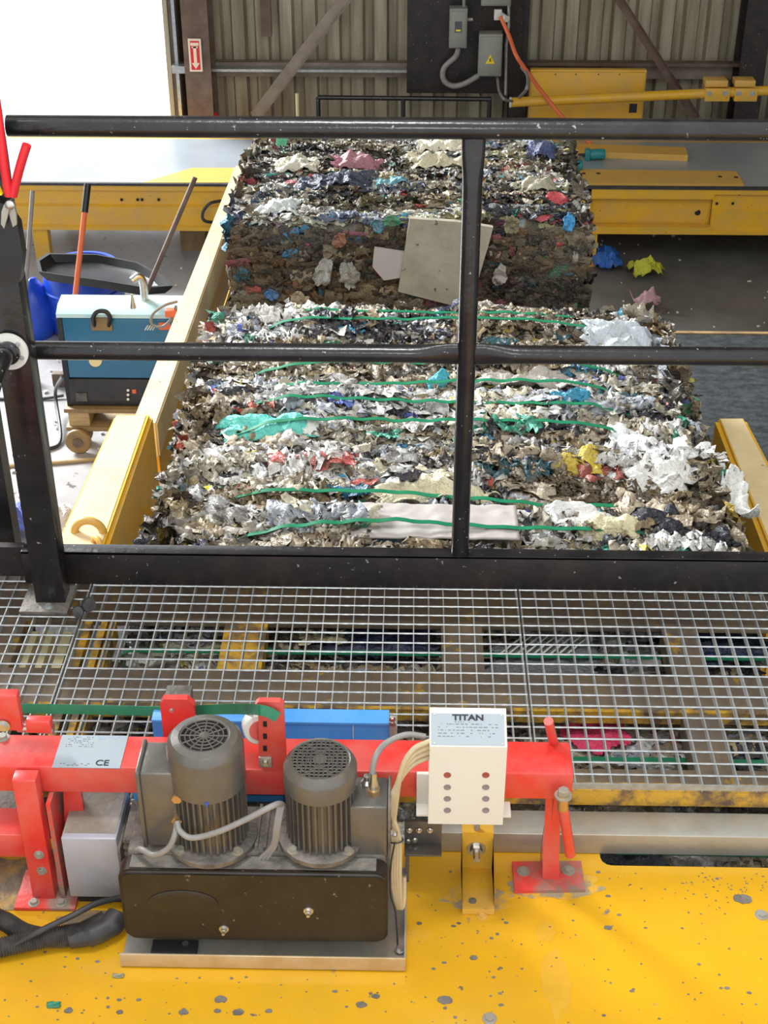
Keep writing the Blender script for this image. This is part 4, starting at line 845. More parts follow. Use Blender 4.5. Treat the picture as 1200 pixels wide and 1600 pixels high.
# ================================================================ YELLOW DECK
DZ = 2.5
dn = PZ(900,1323,DZ).y; nn = PZ(1000,1353,DZ).y; nx = PZ(938,1340,DZ).x
poly = [(-1.5,.55),(1.5,.55),(1.5,nn)]
poly += [(nx+.02,nn)]+[(nx+.02-.02*math.sin(R(a)), nn+.02-.02*math.cos(R(a))) for a in (30,60,90)]+[(nx,dn),(-1.5,dn)]
dk = thing('baler_deck', 'large scuffed yellow steel deck plate across the foreground', 'deck', (0, 1.3, 2.44))
obj('top_plate', prism(BM(), poly, 'z', DZ-.014, DZ), 'yellow', dk)
obj('rib', box(BM(), -1.5, 1.5, .6, .62, 2.40, DZ-.014), 'yellow', dk)
for u, v in ((1190,1430), (765,1592)):
    p = PZ(u, v, DZ); obj('bolt', bolt(BM(), p, .008, .005), 'steelbar', dk)
# dirt patches (real grime layer) and chips
def blob(bm, c, rx, ry, z, th, seed, n=30):
    prism(bm, [(c.x+math.cos(2*math.pi*k/n)*rx*(1+.45*nz(math.cos(2*math.pi*k/n)*2+seed, math.sin(2*math.pi*k/n)*2, seed)), c.y+math.sin(2*math.pi*k/n)*ry*(1+.45*nz(math.sin(2*math.pi*k/n)*2, math.cos(2*math.pi*k/n)*2+seed, 1))) for k in range(n)], 'z', z, z+th); return bm
bm = BM()
for k in range(260):
    u, v = random.uniform(0, 1200), random.uniform(1360, 1600)
    if u < 640 and v < 1515 and u > 185: continue
    s_ = random.choice([.0008,.0012,.0015,.002,.003]); blob(bm, PZ(u, v, DZ), s_*random.uniform(1,1.8), s_, DZ, .0008, k, 6)
for u, v, s_ in ((345,1562,.009),(372,1582,.008),(287,1582,.007),(107,1580,.006),(187,1582,.005),(565,1570,.008),(587,1557,.006),(695,1563,.011),(655,1443,.004),(740,1497,.006),(950,1450,.006),(340,1580,.005),(480,1620,.005),(1160,1405,.014),(420,1580,.005)): blob(bm, PZ(u, v, DZ), s_*1.2, s_*.8, DZ, .0015, u, 14)
for k in range(60):
    u, v = random.gauss(1130, 70), random.gauss(1385, 16); blob(bm, PZ(u, v, DZ), random.uniform(.0008,.0028), .0012, DZ, .001, k, 6)
tag(obj('deck_chips', bm, 'beltdust', dk), None, None, None, 'stuff')
bm = BM(); blob(bm, PZ(50,1375,DZ), .17, .07, DZ, .0012, 3, 60); blob(bm, PZ(155,1440,DZ), .07, .025, DZ, .0012, 5, 40)
obj('grime_patch', bm, mat('brown_grime', (.17,.125,.08), .6, 0, (.42,.25,.05), 18, 1, .4, 60, lo=.5, hi=.68), dk)
def footgrime(u, v, rx, ry, s): obj('grime_patch', blob(BM(), PZ(u, v, DZ), rx, ry, DZ, .0009, s, 40), mat('grey_grime', (.35,.28,.16), .6, 0, (.68,.38,.03), 22, 1, .2, 60, lo=.48, hi=.56), dk)
footgrime(745,1402,.065,.035,2); footgrime(870,1385,.09,.03,4)
obj('stain', blob(BM(), PZ(853,1456,DZ), .018, .021, DZ, .0004, 4, 36), mat('dry_stain', (.62,.33,.02), .4, 0, (.74,.42,.03), 12, .6), dk)
obj('stain', blob(BM(), PZ(870,1535,DZ), .026, .07, DZ, .0004, 9, 36), MATS['dry_stain'], dk)
p = PZ(84,1571,DZ); tag(sheet('green_scrap', None, (0,0,0), (.022,.012), (.01,.25,.14), amp=.003, n=(8,6), seed=3), 'tiny torn green strap scrap at the lower left of the deck', 'litter').location = p+V(0,0,.002)
p = PZ(185,1526,DZ); tag(sheet('grey_scrap', None, (0,0,0), (.018,.008), (.3,.32,.2), amp=.003, n=(8,6), seed=6), 'tiny grey green scrap on deck below the hose end', 'litter').location = p+V(0,0,.002)
# silver bar
sx0 = XZ(688,1290,2.55)
tag(obj('steel_guide_bar', box(BM(), sx0, 1.5, 1.978, 2.042, DZ+.001, 2.55, bev=.002), 'steelbar'), 'long grey steel bar lying along the far edge of the yellow deck', 'steel bar')

# ================================================================ STRAPPING HEAD: red frame
BT, BB, BF, BK = 2.80, 2.74, 1.87, 1.955
rf = thing('strapping_machine', 'red steel strapping machine with long cross beam, legs and foot plates', 'machine', (0, 1.9, DZ))
xr = XZ(893,1180,BT)
obj('cross_beam', box(BM(), -1.2, xr, BF, BK, BB, BT, bev=.004), 'red', rf)
# left leg
lx0, lx1 = XY(16,1209,BF-.03), XY(54,1209,BF-.03)
obj('leg', box(BM(), lx0, lx1, BF-.032, BF-.002, DZ+.004, BT-.004, bev=.003), 'red', rf)
obj('leg_plate', prism(BM(), [(BF-.03, DZ+.004),(BF+.09, DZ+.004),(BF+.09, BB),(BF-.03,BB)], 'x', lx1+.01, lx1+.018), 'reddirt', rf)
obj('leg_gusset', prism(BM(), [(lx1+.018,DZ+.004),(lx1+.06,DZ+.15),(lx1+.06,BB),(lx1+.03,BB),(lx1+.018,DZ+.1)], 'y', BF+.02, BF+.03), 'red', rf)
obj('lower_beam', box(BM(), -1.2, lx0, BF-.02, BF+.05, 2.60, 2.655, bev=.003), 'red', rf)
obj('lower_dust_plate', box(BM(), -1.2, lx0, BF+.05, BF+.13, 2.645, 2.65), 'beltdust', rf)
fp = obj('foot_plate', box(BM(), lx0-.03, lx1+.04, BF-.055, BF+.04, DZ, DZ+.008, bev=.002), 'reddirt', rf)
for x in (lx0+.005, lx1+.012): obj('bolt', bolt(BM(), (x, BF-.043, DZ+.008), .007, .006), 'steelbar', fp)
for z in (2.58, 2.62): obj('bolt', bolt(BM(), ((lx0+lx1)/2+.005, BF-.032, z), .006, .005, (0,-1,0)), 'steelbar', rf)
# left upper bracket & nub
def up(u0, u1, v0, v1, y, th, name='upright_plate', m='red', bev=.004):
    x0, x1 = XY(u0,v0,y), XY(u1,v0,y); return obj(name, box(BM(), x0, x1, y, y+th, ZY(u0,v1,y), ZY(u0,v0,y), bev=bev), m, rf)
o = up(-45, 26, 1086, 1142, BF+.03, .02, 'strap_guide_block'); 
for v in (1134,): obj('bolt', bolt(BM(), PY(5,v,BF+.028), .008, .006, (0,-1,0)), 'chrome', rf)
for v in (1153,): obj('bolt', bolt(BM(), PZ(4,v,BT), .008, .006), 'steelbar', rf)
up(38, 78, 1128, 1146, BF+.03, .02, 'lug', 'red'); obj('pin', cyl(BM(), PY(28,1135,BF+.06), PY(84,1138,BF+.06), .01, 14), 'chrome', rf)
# centre plates
y = 1.975
x0, x1 = XY(250,1100,y), XY(303,1100,y); z1_ = ZY(270,1093,y)
obj('upright_plate', prism(BM(), [(x0,2.74),(x0,z1_-.01),(x0+.006,z1_),(x1-.012,z1_),(x1,z1_-.012),(x1,2.74)], 'y', y, y+.014), 'red', rf)
obj('bolt', bolt(BM(), PY(268,1110,y), .003, .003, (0,-1,0)), 'chrome', rf)
obj('grey_block', box(BM(), XY(259,1085,y+.03), XY(299,1085,y+.03), y+.015, y+.05, ZY(270,1100,y+.03), ZY(270,1081,y+.03), bev=.002), 'dustmetal', rf)
y = BF-.006; x0, x1 = XY(400,1180,y), XY(447,1180,y); z1_ = ZY(430,1097,y)
pl = obj('upright_plate', prism(BM(), [(x0+.005,ZY(400,1178,y)),(x0+.008,z1_-.03),(x0+.004,z1_-.006),(x0+.01,z1_),(x1-.006,z1_),(x1,z1_-.006),(x1,ZY(440,1205,y)),(x0+.012,ZY(400,1205,y))], 'y', y, y+.012), 'red', rf)
for v in (1131, 1150, 1169): obj('slot', box(BM(), XY(411,v,y-.001), XY(417,v,y-.001), y-.0012, y, ZY(411,v+4,y), ZY(411,v-4,y), Matrix.Rotation(.0,3,'Y')), 'hole', pl)
p = PY(415,1190,y-.002); obj('square_washer', box(BM(), p.x-.011, p.x+.011, y-.005, y, p.z-.011, p.z+.011, bev=.001), 'steelbar', pl); obj('bolt', bolt(BM(), p+V(0,-.003,0), .005, .004, (0,-1,0)), 'chrome', pl)
p = PY(404,1135,y+.03)
rl = obj('roller', lathe(BM(), [(0,-.014),(.026,-.014),(.028,-.012),(.028,.012),(.026,.014),(0,.014)], p, 32, (.25,-1,.25)), 'white', rf)
obj('roller_face', lathe(BM(), [(0,.014),(.018,.014),(.018,.018),(0,.018)], p, 28, (.25,-1,.25)), 'red', rl)
# right post, rod, pin, foot
y = BF-.004; top = BB; b0 = PZ(862,1385,DZ)
ax0, ax1 = XY(857,1245,y), XY(880,1245,y); bx0, bx1 = b0.x-.017, b0.x+.014
obj('foot_post', prism(BM(), [(bx0,DZ+.006),(bx1,DZ+.006),(ax1,top),(ax0,top)], 'y', b0.y+.01, b0.y+.018), 'red', rf)
obj('foot_rib', prism(BM(), [(b0.y+.018,DZ+.006),(b0.y+.07,DZ+.006),(BF+.03,top),(b0.y+.018,top)], 'x', bx0, bx0+.008), 'red', rf)
obj('stay_rod', cyl(BM(), PY(891,1335,BF-.01), PY(880,1262,BF-.02), .0095, 16), 'red', rf)
st = obj('clamp_bolt', cyl(BM(), PY(879,1263,BF-.022), PY(880,1240,BF-.022), .010, 18), 'brass', rf); obj('bolt_head', bolt(BM(), PY(880,1244,BF-.022), .010, .012), 'steelbar', st)
obj('lock_pin', tube(BM(), [PZ(865,1160,BT-.0)+V(0,0,0), PY(857,1127,BF+.05)], .0085, 16), 'red', rf)
fpl = [PZ(u,v,DZ+.008) for u, v in ((804,1392),(915,1390),(908,1345),(800,1346))]
f2 = obj('foot_plate', prism(BM(), [(p.x,p.y) for p in fpl], 'z', DZ, DZ+.008), 'reddirt', rf)
for u, v in ((818,1362), (888,1361)): obj('bolt', bolt(BM(), PZ(u,v,DZ+.008), .008, .006), 'steelbar', f2)
# ---- nameplate
def text(body, parent, loc, size, rot, m, name='lettering', ext=.0004, bold=0):
    cu_ = bpy.data.curves.new(name, 'FONT'); cu_.body = body; cu_.size = size; cu_.extrude = ext; cu_.offset = bold; cu_.align_x = 'CENTER'; cu_.align_y = 'CENTER'
    to = bpy.data.objects.new('tmp', cu_); COL.objects.link(to); dg = bpy.context.evaluated_depsgraph_get(); me = bpy.data.meshes.new_from_object(to.evaluated_get(dg)); bpy.data.objects.remove(to)
    me.transform(Matrix.Translation(Vector(loc)-wpos(parent)) @ rot.to_4x4()); me.materials.clear(); return link(name, me, M[m], parent)
def textrows(parent, c, w_, h_, rot, rows, m='inkgrey', seed=0):
    rr = random.Random(seed); bm = BM()
    for i in range(rows):
        yy = h_/2-h_*(i+.5)/rows; x = -w_/2
        while x < w_/2-.004:
            l = rr.uniform(.002, .008)
            if rr.random() < .72:
                for k in range(max(1,int(l/.0016))): 
                    xx = x+k*.0016; box(bm, xx, xx+.0011, yy-.0008, yy+.0008*rr.uniform(.3,1), 0, .0003)
            x += l+.0015
    bmesh.ops.transform(bm, matrix=Matrix.Translation(c) @ rot.to_4x4(), verts=bm.verts); return tag(obj('small_print', bm, m, parent, smooth=False), kind='stuff')
I3 = Matrix.Identity(3)
xp0, xp1 = XZ(90,1172,BT), XZ(195,1172,BT); yp0, yp1 = PZ(140,1201,BT).y+.001, PZ(140,1149,BT).y-.001
npl = tag(obj('name_plate', box(BM(), xp0, xp1, yp0, yp1, BT, BT+.0012), 'plate', rf), 'silver rating plate with CE mark')
cxp = (xp0+xp1)/2; w_ = xp1-xp0
text('CE', npl, (xp0+w_*.72, yp0+.012, BT+.0016), .02, I3, 'ink', bold=.0002)
text('STRAPEX', npl, (xp1-.026, yp1-.008, BT+.0016), .009, I3, 'inkblue', bold=.0002) if False else textrows(npl, V(xp1-.03, yp1-.007, BT+.0012), .045, .009, I3, 2, 'inkblue', 4)
textrows(npl, V(cxp-.022, yp1-.018, BT+.0012), .05, .03, I3, 6, 'inkgrey', 2); textrows(npl, V(cxp-.02, yp0+.008, BT+.0012), .055, .008, I3, 2, 'inkgrey', 3)

# blue base behind beam
bb = thing('blue_strap_head', 'bright blue strapping head body behind the red beam and motors', 'strapping head', (XY(420,1130,2.01), 2.0, DZ))
bx0, bx1 = XY(238,1130,2.01), XY(608,1130,2.01)
obj('body', box(BM(), bx0, bx1, 2.008, 2.02, DZ+.06, 2.788, bev=.001), 'blue', bb)
obj('top_flange', box(BM(), bx0, bx1, 2.004, 2.042, 2.788, 2.795, bev=.001), 'blue', bb)
obj('front_cover', box(BM(), bx0-.03, bx1-.0, 1.925, 1.985, DZ, 2.735, bev=.002), 'blue', bb)
xs = XY(550,1140,1.98); obj('seam_strip', box(BM(), xs, xs+.0015, 2.006, 2.008, 2.74, 2.787), 'white', bb)
hg = obj('hinge', box(BM(), bx1, bx1+.014, 2.004, 2.03, 2.74, 2.793, bev=.002), 'steelbar', bb)
for v in (1124, 1131): obj('bolt', bolt(BM(), PY(613,v,2.004), .004, .003, (0,-1,0)), 'chrome', hg)
# strap
zS = ZY(150,1109,2.03)
tag(obj('feed_strap', ribbon(BM(), curve([V(XY(-60,1106,2.03),2.03,zS+.002), V(XY(28,1107,2.03),2.03,zS+.001), V(XY(150,1110,2.03),2.03,zS), V(XY(260,1112,2.03),2.03,zS-.001), PY(350,1108,1.97), PY(388,1108,1.9), PY(403,1109,1.856), PY(420,1113,1.854), PY(434,1121,1.854)], 10), (0,.35,1), .0185), 'strap'), 'taut green strap running across above the red beam into the roller', 'strap')

# ---- grey junction box left
jx0, jx1 = XY(97,1330,1.82), XY(184,1330,1.82)
jb = thing('junction_box', 'plain grey aluminium box between red leg and belt cover', 'junction box', ((jx0+jx1)/2, 1.88, DZ+.03))
obj('case', box(BM(), jx0, jx1, 1.822, 1.95, DZ+.03, 2.677, bev=.004), 'alu', jb)
obj('side_flange', box(BM(), jx1, jx1+.006, 1.815, 1.96, DZ+.045, 2.66, bev=.002), 'dustmetal', jb)
obj('dust_layer', box(BM(), jx0+.004, jx1-.004, 1.835, 1.948, 2.677, 2.6778), mat('brown_dust', (.27,.23,.18), .8, 0, (.36,.34,.33), 9, 1, .3, 70), jb)
obj('mount', box(BM(), jx0+.01, jx1-.01, 1.84, 1.94, DZ, DZ+.03), 'dark', jb)
for i, (v, z) in enumerate(((1255,2.69),(1290,2.64),(1322,2.60))):
    y_ = 1.93-i*.035; obj('cable_gland', cyl(BM(), (jx1+.006, y_, z-.03), (jx1+.028, y_, z-.03), .008, 12), 'chrome' if i == 0 else 'cable', jb)

# ---- drive unit: gear housing, motors, cover
gx0, gx1 = XY(205,1330,1.78), XY(604,1330,1.78)
du = thing('gear_housing', 'dusty grey cast gear housing carrying the two upright motors', 'gearbox', ((gx0+gx1)/2, 1.82, DZ+.004))
obj('casting', box(BM(), gx0, gx1, 1.752, 1.865, DZ+.02, 2.722, bev=.006), 'dustmetal', du)
obj('rear_step', box(BM(), gx0+.02, gx1-.02, 1.865, 1.9, DZ+.02, 2.70, bev=.006), 'dustmetal', du)
for k in range(7): obj('rib', box(BM(), gx0-.018, gx0+.02, 1.80, 1.90, 2.60+k*.015, 2.606+k*.015, Matrix.Rotation(.0,3,'X')), 'dustmetal', du)
for u in (402, 415, 432, 590):
    x = XY(u,1300,1.8); obj('rib', box(BM(), x, x+.005, 1.755, 1.86, 2.72, 2.73), 'dustmetal', du)
def motor(u, vtop, vflange, Y, r, label, smooth_cap, box_side):
    x = XY(u, (vtop+vflange)/2, Y); zt = ZY(u, vtop, Y); zb = 2.724
    t = thing('electric_motor', label, 'motor', (x, Y, zb), 'upright grey strapper motors') ; t.pop('group', None)
    c = V(x, Y, 0)
    obj('flange', lathe(BM(), [(0,zb),(r*1.2,zb),(r*1.22,zb+.003),(r*1.22,zb+.011),(r*1.16,zb+.013),(r*.86,zb+.014),(0,zb+.014)], c, 48), 'dustmetal', t)
    fz0, fz1 = zb+.014, zt-.095 if smooth_cap else zt-.05
    obj('stator', lathe(BM(), [(0,fz0),(r*.86,fz0),(r*.86,fz1+.01),(0,fz1+.01)], c, 40), 'motor', t)
    bm = BM(); nf = 34
    for k in range(nf):
        a = 2*math.pi*k/nf; box(bm, x+math.cos(a)*r*.9-r*.08, x+math.cos(a)*r*.9+r*.08, Y+math.sin(a)*r*.9-.0016, Y+math.sin(a)*r*.9+.0016, fz0+.004, fz1+.004, Matrix.Rotation(a,3,'Z'))
    obj('cooling_fins', bm, 'motor', t)
    hr_ = r*.62 if smooth_cap else r*.78
    cp = obj('fan_cowl', lathe(BM(), [(r*.96,fz1),(r*1.0,fz1),(r*1.0,zt-.02 if smooth_cap else zt-.016),(r*.97,zt-.012),(r*.86,zt-.003),(hr_+.003,zt),(hr_,zt-.002),(hr_,zt-.014),(0,zt-.014)], c, 56), 'motor', t)
    # grille: rings and spokes
    g = BM()
    nr = 5
    for k in range(1, nr+1):
        rr = hr_*k/nr; tube(g, [(x+math.cos(2*math.pi*a/40)*rr, Y+math.sin(2*math.pi*a/40)*rr, zt-.002) for a in range(41)], .0012, 6, False)
    if smooth_cap:
        for a in range(12): tube(g, [(x, Y, zt-.002), (x+math.cos(R(a*30))*hr_, Y+math.sin(R(a*30))*hr_, zt-.002)], .0014, 6)
        lathe(g, [(0,0),(hr_*.2,0),(hr_*.2,.003),(0,.004)], (x, Y, zt-.003), 20)
    else:
        for k in range(-6, 7):
            d = k*hr_/6.5; e = math.sqrt(max(0, hr_*hr_-d*d)); tube(g, [(x+d, Y-e, zt-.002), (x+d, Y+e, zt-.002)], .0013, 6); tube(g, [(x-e, Y+d, zt-.002), (x+e, Y+d, zt-.002)], .0013, 6)
        lathe(g, [(0,0),(hr_*.25,0),(hr_*.25,.002),(0,.002)], (x, Y, zt-.003), 16)
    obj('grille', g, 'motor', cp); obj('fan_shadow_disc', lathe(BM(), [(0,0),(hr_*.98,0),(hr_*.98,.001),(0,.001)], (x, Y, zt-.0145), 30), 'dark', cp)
    for a in (225, 315):
        obj('flange_bolt', bolt(BM(), (x+math.cos(R(a))*r*1.06, Y+math.sin(R(a))*r*1.06, zb+.012), .0065, .006), 'steelbar', t)
    if box_side < 0:
        x0, x1 = XY(217,1230,Y-.02), XY(262,1230,Y-.02); z0, z1 = 2.735, ZY(217,1209,Y-.035)
        tb = obj('terminal_box', box(BM(), x0+.006, x1+.016, Y-.035, Y+.045, z0, z1, bev=.004), 'motor', t)
        obj('lid', box(BM(), x0, x0+.007, Y-.038, Y+.048, z0-.003, z1+.003, bev=.002), 'motor', tb)
        for v in (1250, 1284):
            p = PY(276,v,Y-.045); obj('brass_gland', tube(BM(), [p+V(0,.03,0), p+V(0,.012,0), p], [.009,.009,.009], 6), 'brass', tb)
            obj('gland_washer', lathe(BM(), [(0,0),(.012,0),(.012,.004),(0,.004)], p+V(0,.02,0), 20, (0,-1,0)), 'dustmetal', tb)
    else:
        x0, x1 = XY(556,1260,Y-.02), XY(606,1260,Y-.02); z0, z1 = 2.715, ZY(590,1262,Y-.035)
        tb = obj('terminal_box', box(BM(), x0-.01, x1, Y-.035, Y+.04, z0, z1, bev=.004), 'motor', t)
        obj('lid', box(BM(), x1, x1+.005, Y-.038, Y+.043, z0-.002, z1+.002, bev=.002), 'dustmetal', tb)
        p = V(XY(584,1250,Y), Y-.0, z1)
        obj('brass_gland', tube(BM(), [p, p+V(0,0,.01)], .0115, 6), 'brass', tb); obj('gland_cone', tube(BM(), [p+V(0,0,.01), p+V(0,0,.02), p+V(0,0,.03), p+V(0,0,.045)], [.008,.0085,.006,.0055], 16), 'chrome', tb)
        p = V(x1+.006, Y-.02, z0+.04); obj('side_bolt', bolt(BM(), p, .005, .008, (1,-.3,0)), 'chrome', tb)
        p = V(XY(573,1215,Y), Y+.02, z1+.0); obj('eye_bolt', lathe(BM(), [(0,0),(.011,0),(.011,.006),(.006,.012),(.006,.02),(0,.021)], p, 18), 'chrome', tb)
    return t, x, zt
m1, mx1, mz1 = motor(326, 1148, 1310, 1.785, .0635, 'left grey electric motor with smooth tall shiny cowl and spoked fan grille', True, -1)
m2, mx2, mz2 = motor(502, 1185, 1325, 1.788, .0615, 'right grey electric motor with dusty square mesh fan grille and long ribs', False, 1)
bm = prism(BM(), [(mx1+.003,2.862),(mx1+.009,2.862),(mx1+.006,2.852)], 'y', 1.785-.0637-.001, 1.785-.0637+.001); tag(obj('paint_mark', bm, mat('blue_paint_mark', (.03,.08,.6), .5), m1), 'small blue paint mark')
# belt cover
cz0, cz1 = DZ+.045, 2.712; cx0, cx1 = XY(190,1420,1.713), XY(606,1420,1.713)
bc = thing('belt_cover', 'long dark brown rounded belt cover in front of the two motors', 'machine cover', ((cx0+cx1)/2, 1.73, cz0))
def rrect(x0, x1, z0, z1, r, n=6):
    P = []
    for cx_, cz_, a0 in ((x1-r,z0+r,-90),(x1-r,z1-r,0),(x0+r,z1-r,90),(x0+r,z0+r,180)):
        for k in range(n+1): a = R(a0+90*k/n); P.append((cx_+r*math.cos(a), cz_+r*math.sin(a)))
    return P
bm = prism(BM(), rrect(cx0, cx1, cz0, cz1, .022), 'y', 1.712, 1.75)
bmesh.ops.bevel(bm, geom=[e for e in bm.edges if all(abs(v.co.y-1.712) < 1e-5 for v in e.verts)], offset=.006, segments=3, affect='EDGES')
obj('shell', bm, 'belt', bc)
obj('dust_layer', box(BM(), cx0+.02, cx1-.02, 1.722, 1.75, cz1, cz1+.0015), 'beltdust', bc)
p = PY(286,1412,1.711); bm = lathe(BM(), [(0,.0025),(.02,.003),(.045,.002),(.056,.0012),(.06,0)], p, 40, (0,-1,0))
for v in bm.verts: v.co.z = p.z+(v.co.z-p.z)*.52
obj('dent_boss', bm, 'belt', bc)
for u, v in ((350,1451), (482,1423)): obj('bolt', bolt(BM(), PY(u,v,1.712), .0055, .006, (0,-1,0), .006), 'chrome', bc)
# tray
tx0, tx1 = XZ(190,1508,DZ), XZ(634,1508,DZ)
tr = thing('drip_tray', 'shallow steel tray with tan worn front lip under the belt cover', 'tray', ((tx0+tx1)/2, 1.8, DZ))
obj('front_lip', box(BM(), tx0, tx1, 1.690, 1.694, DZ+.003, DZ+.034, bev=.001), 'tray', tr)
obj('floor_plate', box(BM(), tx0, tx1, 1.694, 1.93, DZ+.002, DZ+.006), 'steelbar', tr)
obj('side_wall', box(BM(), tx1-.003, tx1, 1.694, 1.93, DZ+.006, DZ+.02), 'alu', tr)
obj('black_strip', box(BM(), tx0+.05, tx0+.13, 1.70, 1.74, DZ+.006, DZ+.016), 'dark', tr)
for u, v in ((290,1478), (625,1484)): obj('bolt', bolt(BM(), PZ(u,v,DZ+.01), .006, .006), 'chrome', tr)
# support blocks below housing
obj('support_block', box(BM(), gx0+.03, gx0+.07, 1.76, 1.86, DZ+.006, DZ+.02), 'dark', du); obj('support_block', box(BM(), gx1-.07, gx1-.03, 1.76, 1.86, DZ+.006, DZ+.02), 'dark', du)
# dark bracket plate with bolts right of the tray
y = 1.9; bp = thing('bolted_bracket', 'dark grey bolted angle plate between beige cables and yellow bracket', 'bracket', (XY(665,1310,y), y, DZ))
obj('plate', box(BM(), XY(632,1310,y), XY(690,1310,y), y, y+.008, ZY(660,1318,y), ZY(660,1284,y), bev=.001), 'motor', bp)
obj('flange', box(BM(), XY(632,1310,y), XY(690,1310,y), y-.03, y+.0, ZY(660,1318,y)-.003, ZY(660,1318,y)+.001, bev=.001), 'motor', bp)
obj('leg', box(BM(), XY(634,1310,y), XY(640,1310,y), y, y+.02, DZ, ZY(660,1318,y)), 'motor', bp)
for u, v in ((640,1297),(655,1297),(672,1297),(648,1312),(638,1334)): obj('bolt', bolt(BM(), PY(u,v if v < 1330 else 1314,y-.001), .0035, .004, (0,-1,0)), 'chrome', bp)

# ---- control box
TYf = 1.80; x0, x1 = XY(670,1230,TYf), XY(789,1230,TYf); zt0 = ZY(730,1167,TYf); zb0 = ZY(730,1288,TYf); ytp = 1.868; ztp2 = ZY(730,1106,ytp)
tb = thing('control_box', 'ivory control box with grey TITAN rating plate and eight round lamps', 'control box', ((x0+x1)/2, 1.84, zb0))
obj('hood', prism(BM(), [(TYf,zb0),(TYf,zt0),(ytp-.006,ztp2),(ytp,ztp2),(ytp,zb0)], 'x', x0, x1), 'ivory', tb)
xb0, xb1 = XY(650,1280,ytp-.03), XY(797,1280,ytp-.03)
obj('back_plate', box(BM(), xb0, x1+.004, ytp-.018, ytp-.01, zb0-.004, ZY(730,1212,ytp-.02), bev=.002), 'ivory', tb)
obj('bottom_lip', box(BM(), xb0, xb1, ytp-.045, ytp-.01, zb0-.006, zb0-.0005, bev=.001), 'ivory', tb)
obj('mount_stem', box(BM(), (x0+x1)/2-.02, (x0+x1)/2+.02, ytp-.02, BF-.001, zb0-.03, zb0-.006), 'steelbar', tb)
for i, v in enumerate((1210,1229,1247,1265)):
    for u in (699, 759):
        p = PY(u, v+1, TYf); obj('lamp', lathe(BM(), [(0,-.002),(.0062,-.002),(.0062,.0008),(.0045,.0008),(.0035,.0002),(0,.0002)], p, 24, (0,-1,0)), 'lens' if i in (0,) else 'lensgrey', tb)
d = V(0, ytp-.006-TYf, ztp2-zt0); nrm = V(0, -d.z, d.y).normalized(); Ld = d.length; dn_ = d.normalized()
rot = Matrix((V(1,0,0), dn_, nrm)).transposed()
cc = V((x0+x1)/2, TYf, zt0)+dn_*(Ld*.5); cc2 = cc+nrm*.0008
bm = box(BM(), -(x1-x0)/2+.002, (x1-x0)/2-.004, -Ld*.46, Ld*.40, -.0003, .001); bmesh.ops.transform(bm, matrix=Matrix.Translation(cc) @ rot.to_4x4(), verts=bm.verts)
rp = tag(obj('rating_plate', bm, 'plate', tb), 'grey engraved plate reading TITAN')
text('TITAN', rp, cc+dn_*(Ld*.28)+nrm*.0015, .0145, rot @ Matrix.Diagonal((1.25, 1, 1)), 'ink', bold=.0005)
textrows(rp, cc-dn_*(Ld*.06)+nrm*.001, .1, Ld*.42, rot, 5, 'inkgrey', 8); 
textrows(rp, cc+dn_*(Ld*.17)+nrm*.001, .045, .003, rot, 1, 'inkgrey', 9)
for sx in (-1, 1):
    for sy in (-.42, .36): obj('rivet', cyl(BM(), cc+V(sx*((x1-x0)/2-.008),0,0)+dn_*Ld*sy, cc+V(sx*((x1-x0)/2-.008),0,0)+dn_*Ld*sy+nrm*.002, .0016, 8), 'steelbar', rp)
# ---- cables
def cable(pts, r, m, label, yy=None, name='cable', n=8): return tag(obj(name, tube(BM(), curve(pts, n), r, 10), m), label, 'cable')
cable([PY(600,1160,1.84)+V(.07,0,.014), PY(635,1148,1.84), PY(605,1160,1.83), PY(588,1180,1.8), PY(582,1205,1.79), PY(583,1228,1.79)], .0052, 'cable', 'grey cable arching from the control box to the right motor gland')
zz_ = 1.775
for k in range(4):
    o_ = k*5; cable([PY(672,1158+o_*1.6,1.815), PY(645,1172+o_*1.5,1.80), PY(627-k*1,1205+o_,1.79), PY(618-k*2.5,1260,1.785), PY(613+k*3.5,1310,1.78), PY(612+k*4,1365,1.77), PY(616+k*3,1400,1.765), PY(622+k*1.5,1418,1.765), PY(629+k*.6,1408,1.77), PY(631,1370,1.79)], .0047, 'beige', ['outermost beige cable of the bundle drooping left of control box','second beige cable of the bundle left of control box','third beige cable of the bundle left of control box','innermost beige cable of the bundle beside the control box'][k])
tag(obj('cable_tie', ring(BM(), PY(617,1312,1.782), .0135, .0014, (0,.35,1), 0, 360), 'rubber'), 'black cable tie around the beige cable bundle', 'cable tie')
tag(obj('cable', tube(BM(), curve([PY(617,1316,1.765), PY(611,1350,1.755), PY(610,1395,1.75), PY(618,1425,1.75), PY(621,1470,1.75), PZ(621,1490,DZ+.01)]), .0016, 8), 'rubber'), 'thin black wire hanging off the tie to the tray', 'cable')
cable([PY(277,1284,1.735), PY(281,1298,1.722), PY(300,1309,1.715), PY(340,1300,1.712), PY(385,1280,1.715), PY(420,1262,1.72), PY(437,1256,1.74), PY(446,1262,1.78)], .0052, 'cable', 'grey cable sweeping from the left motor gland across to the right motor')
cable([PY(277,1286,1.735), PY(272,1308,1.72), PY(262,1326,1.715), PY(240,1336,1.72), PY(215,1328,1.75), (jx1+.02, 1.83, 2.578)], .0052, 'cable', 'grey cable from the left motor gland down to the junction box')
for k in range(3): cable([PY(436+k*3,1258,1.75), PY(430+k*3,1290,1.735), PY(425+k*3,1320,1.74), PY(405+k*6,1342,1.745)], .0034, 'cable', ['left','middle','right'][k]+' strand of the grey cables hanging between the two motors')
cable([(jx1+.02, 1.90, 2.61), PY(225,1305,1.8), PY(240,1290,1.84), PY(262,1280,1.86)], .006, 'cable', 'grey cable rising from the junction box behind the terminal box')
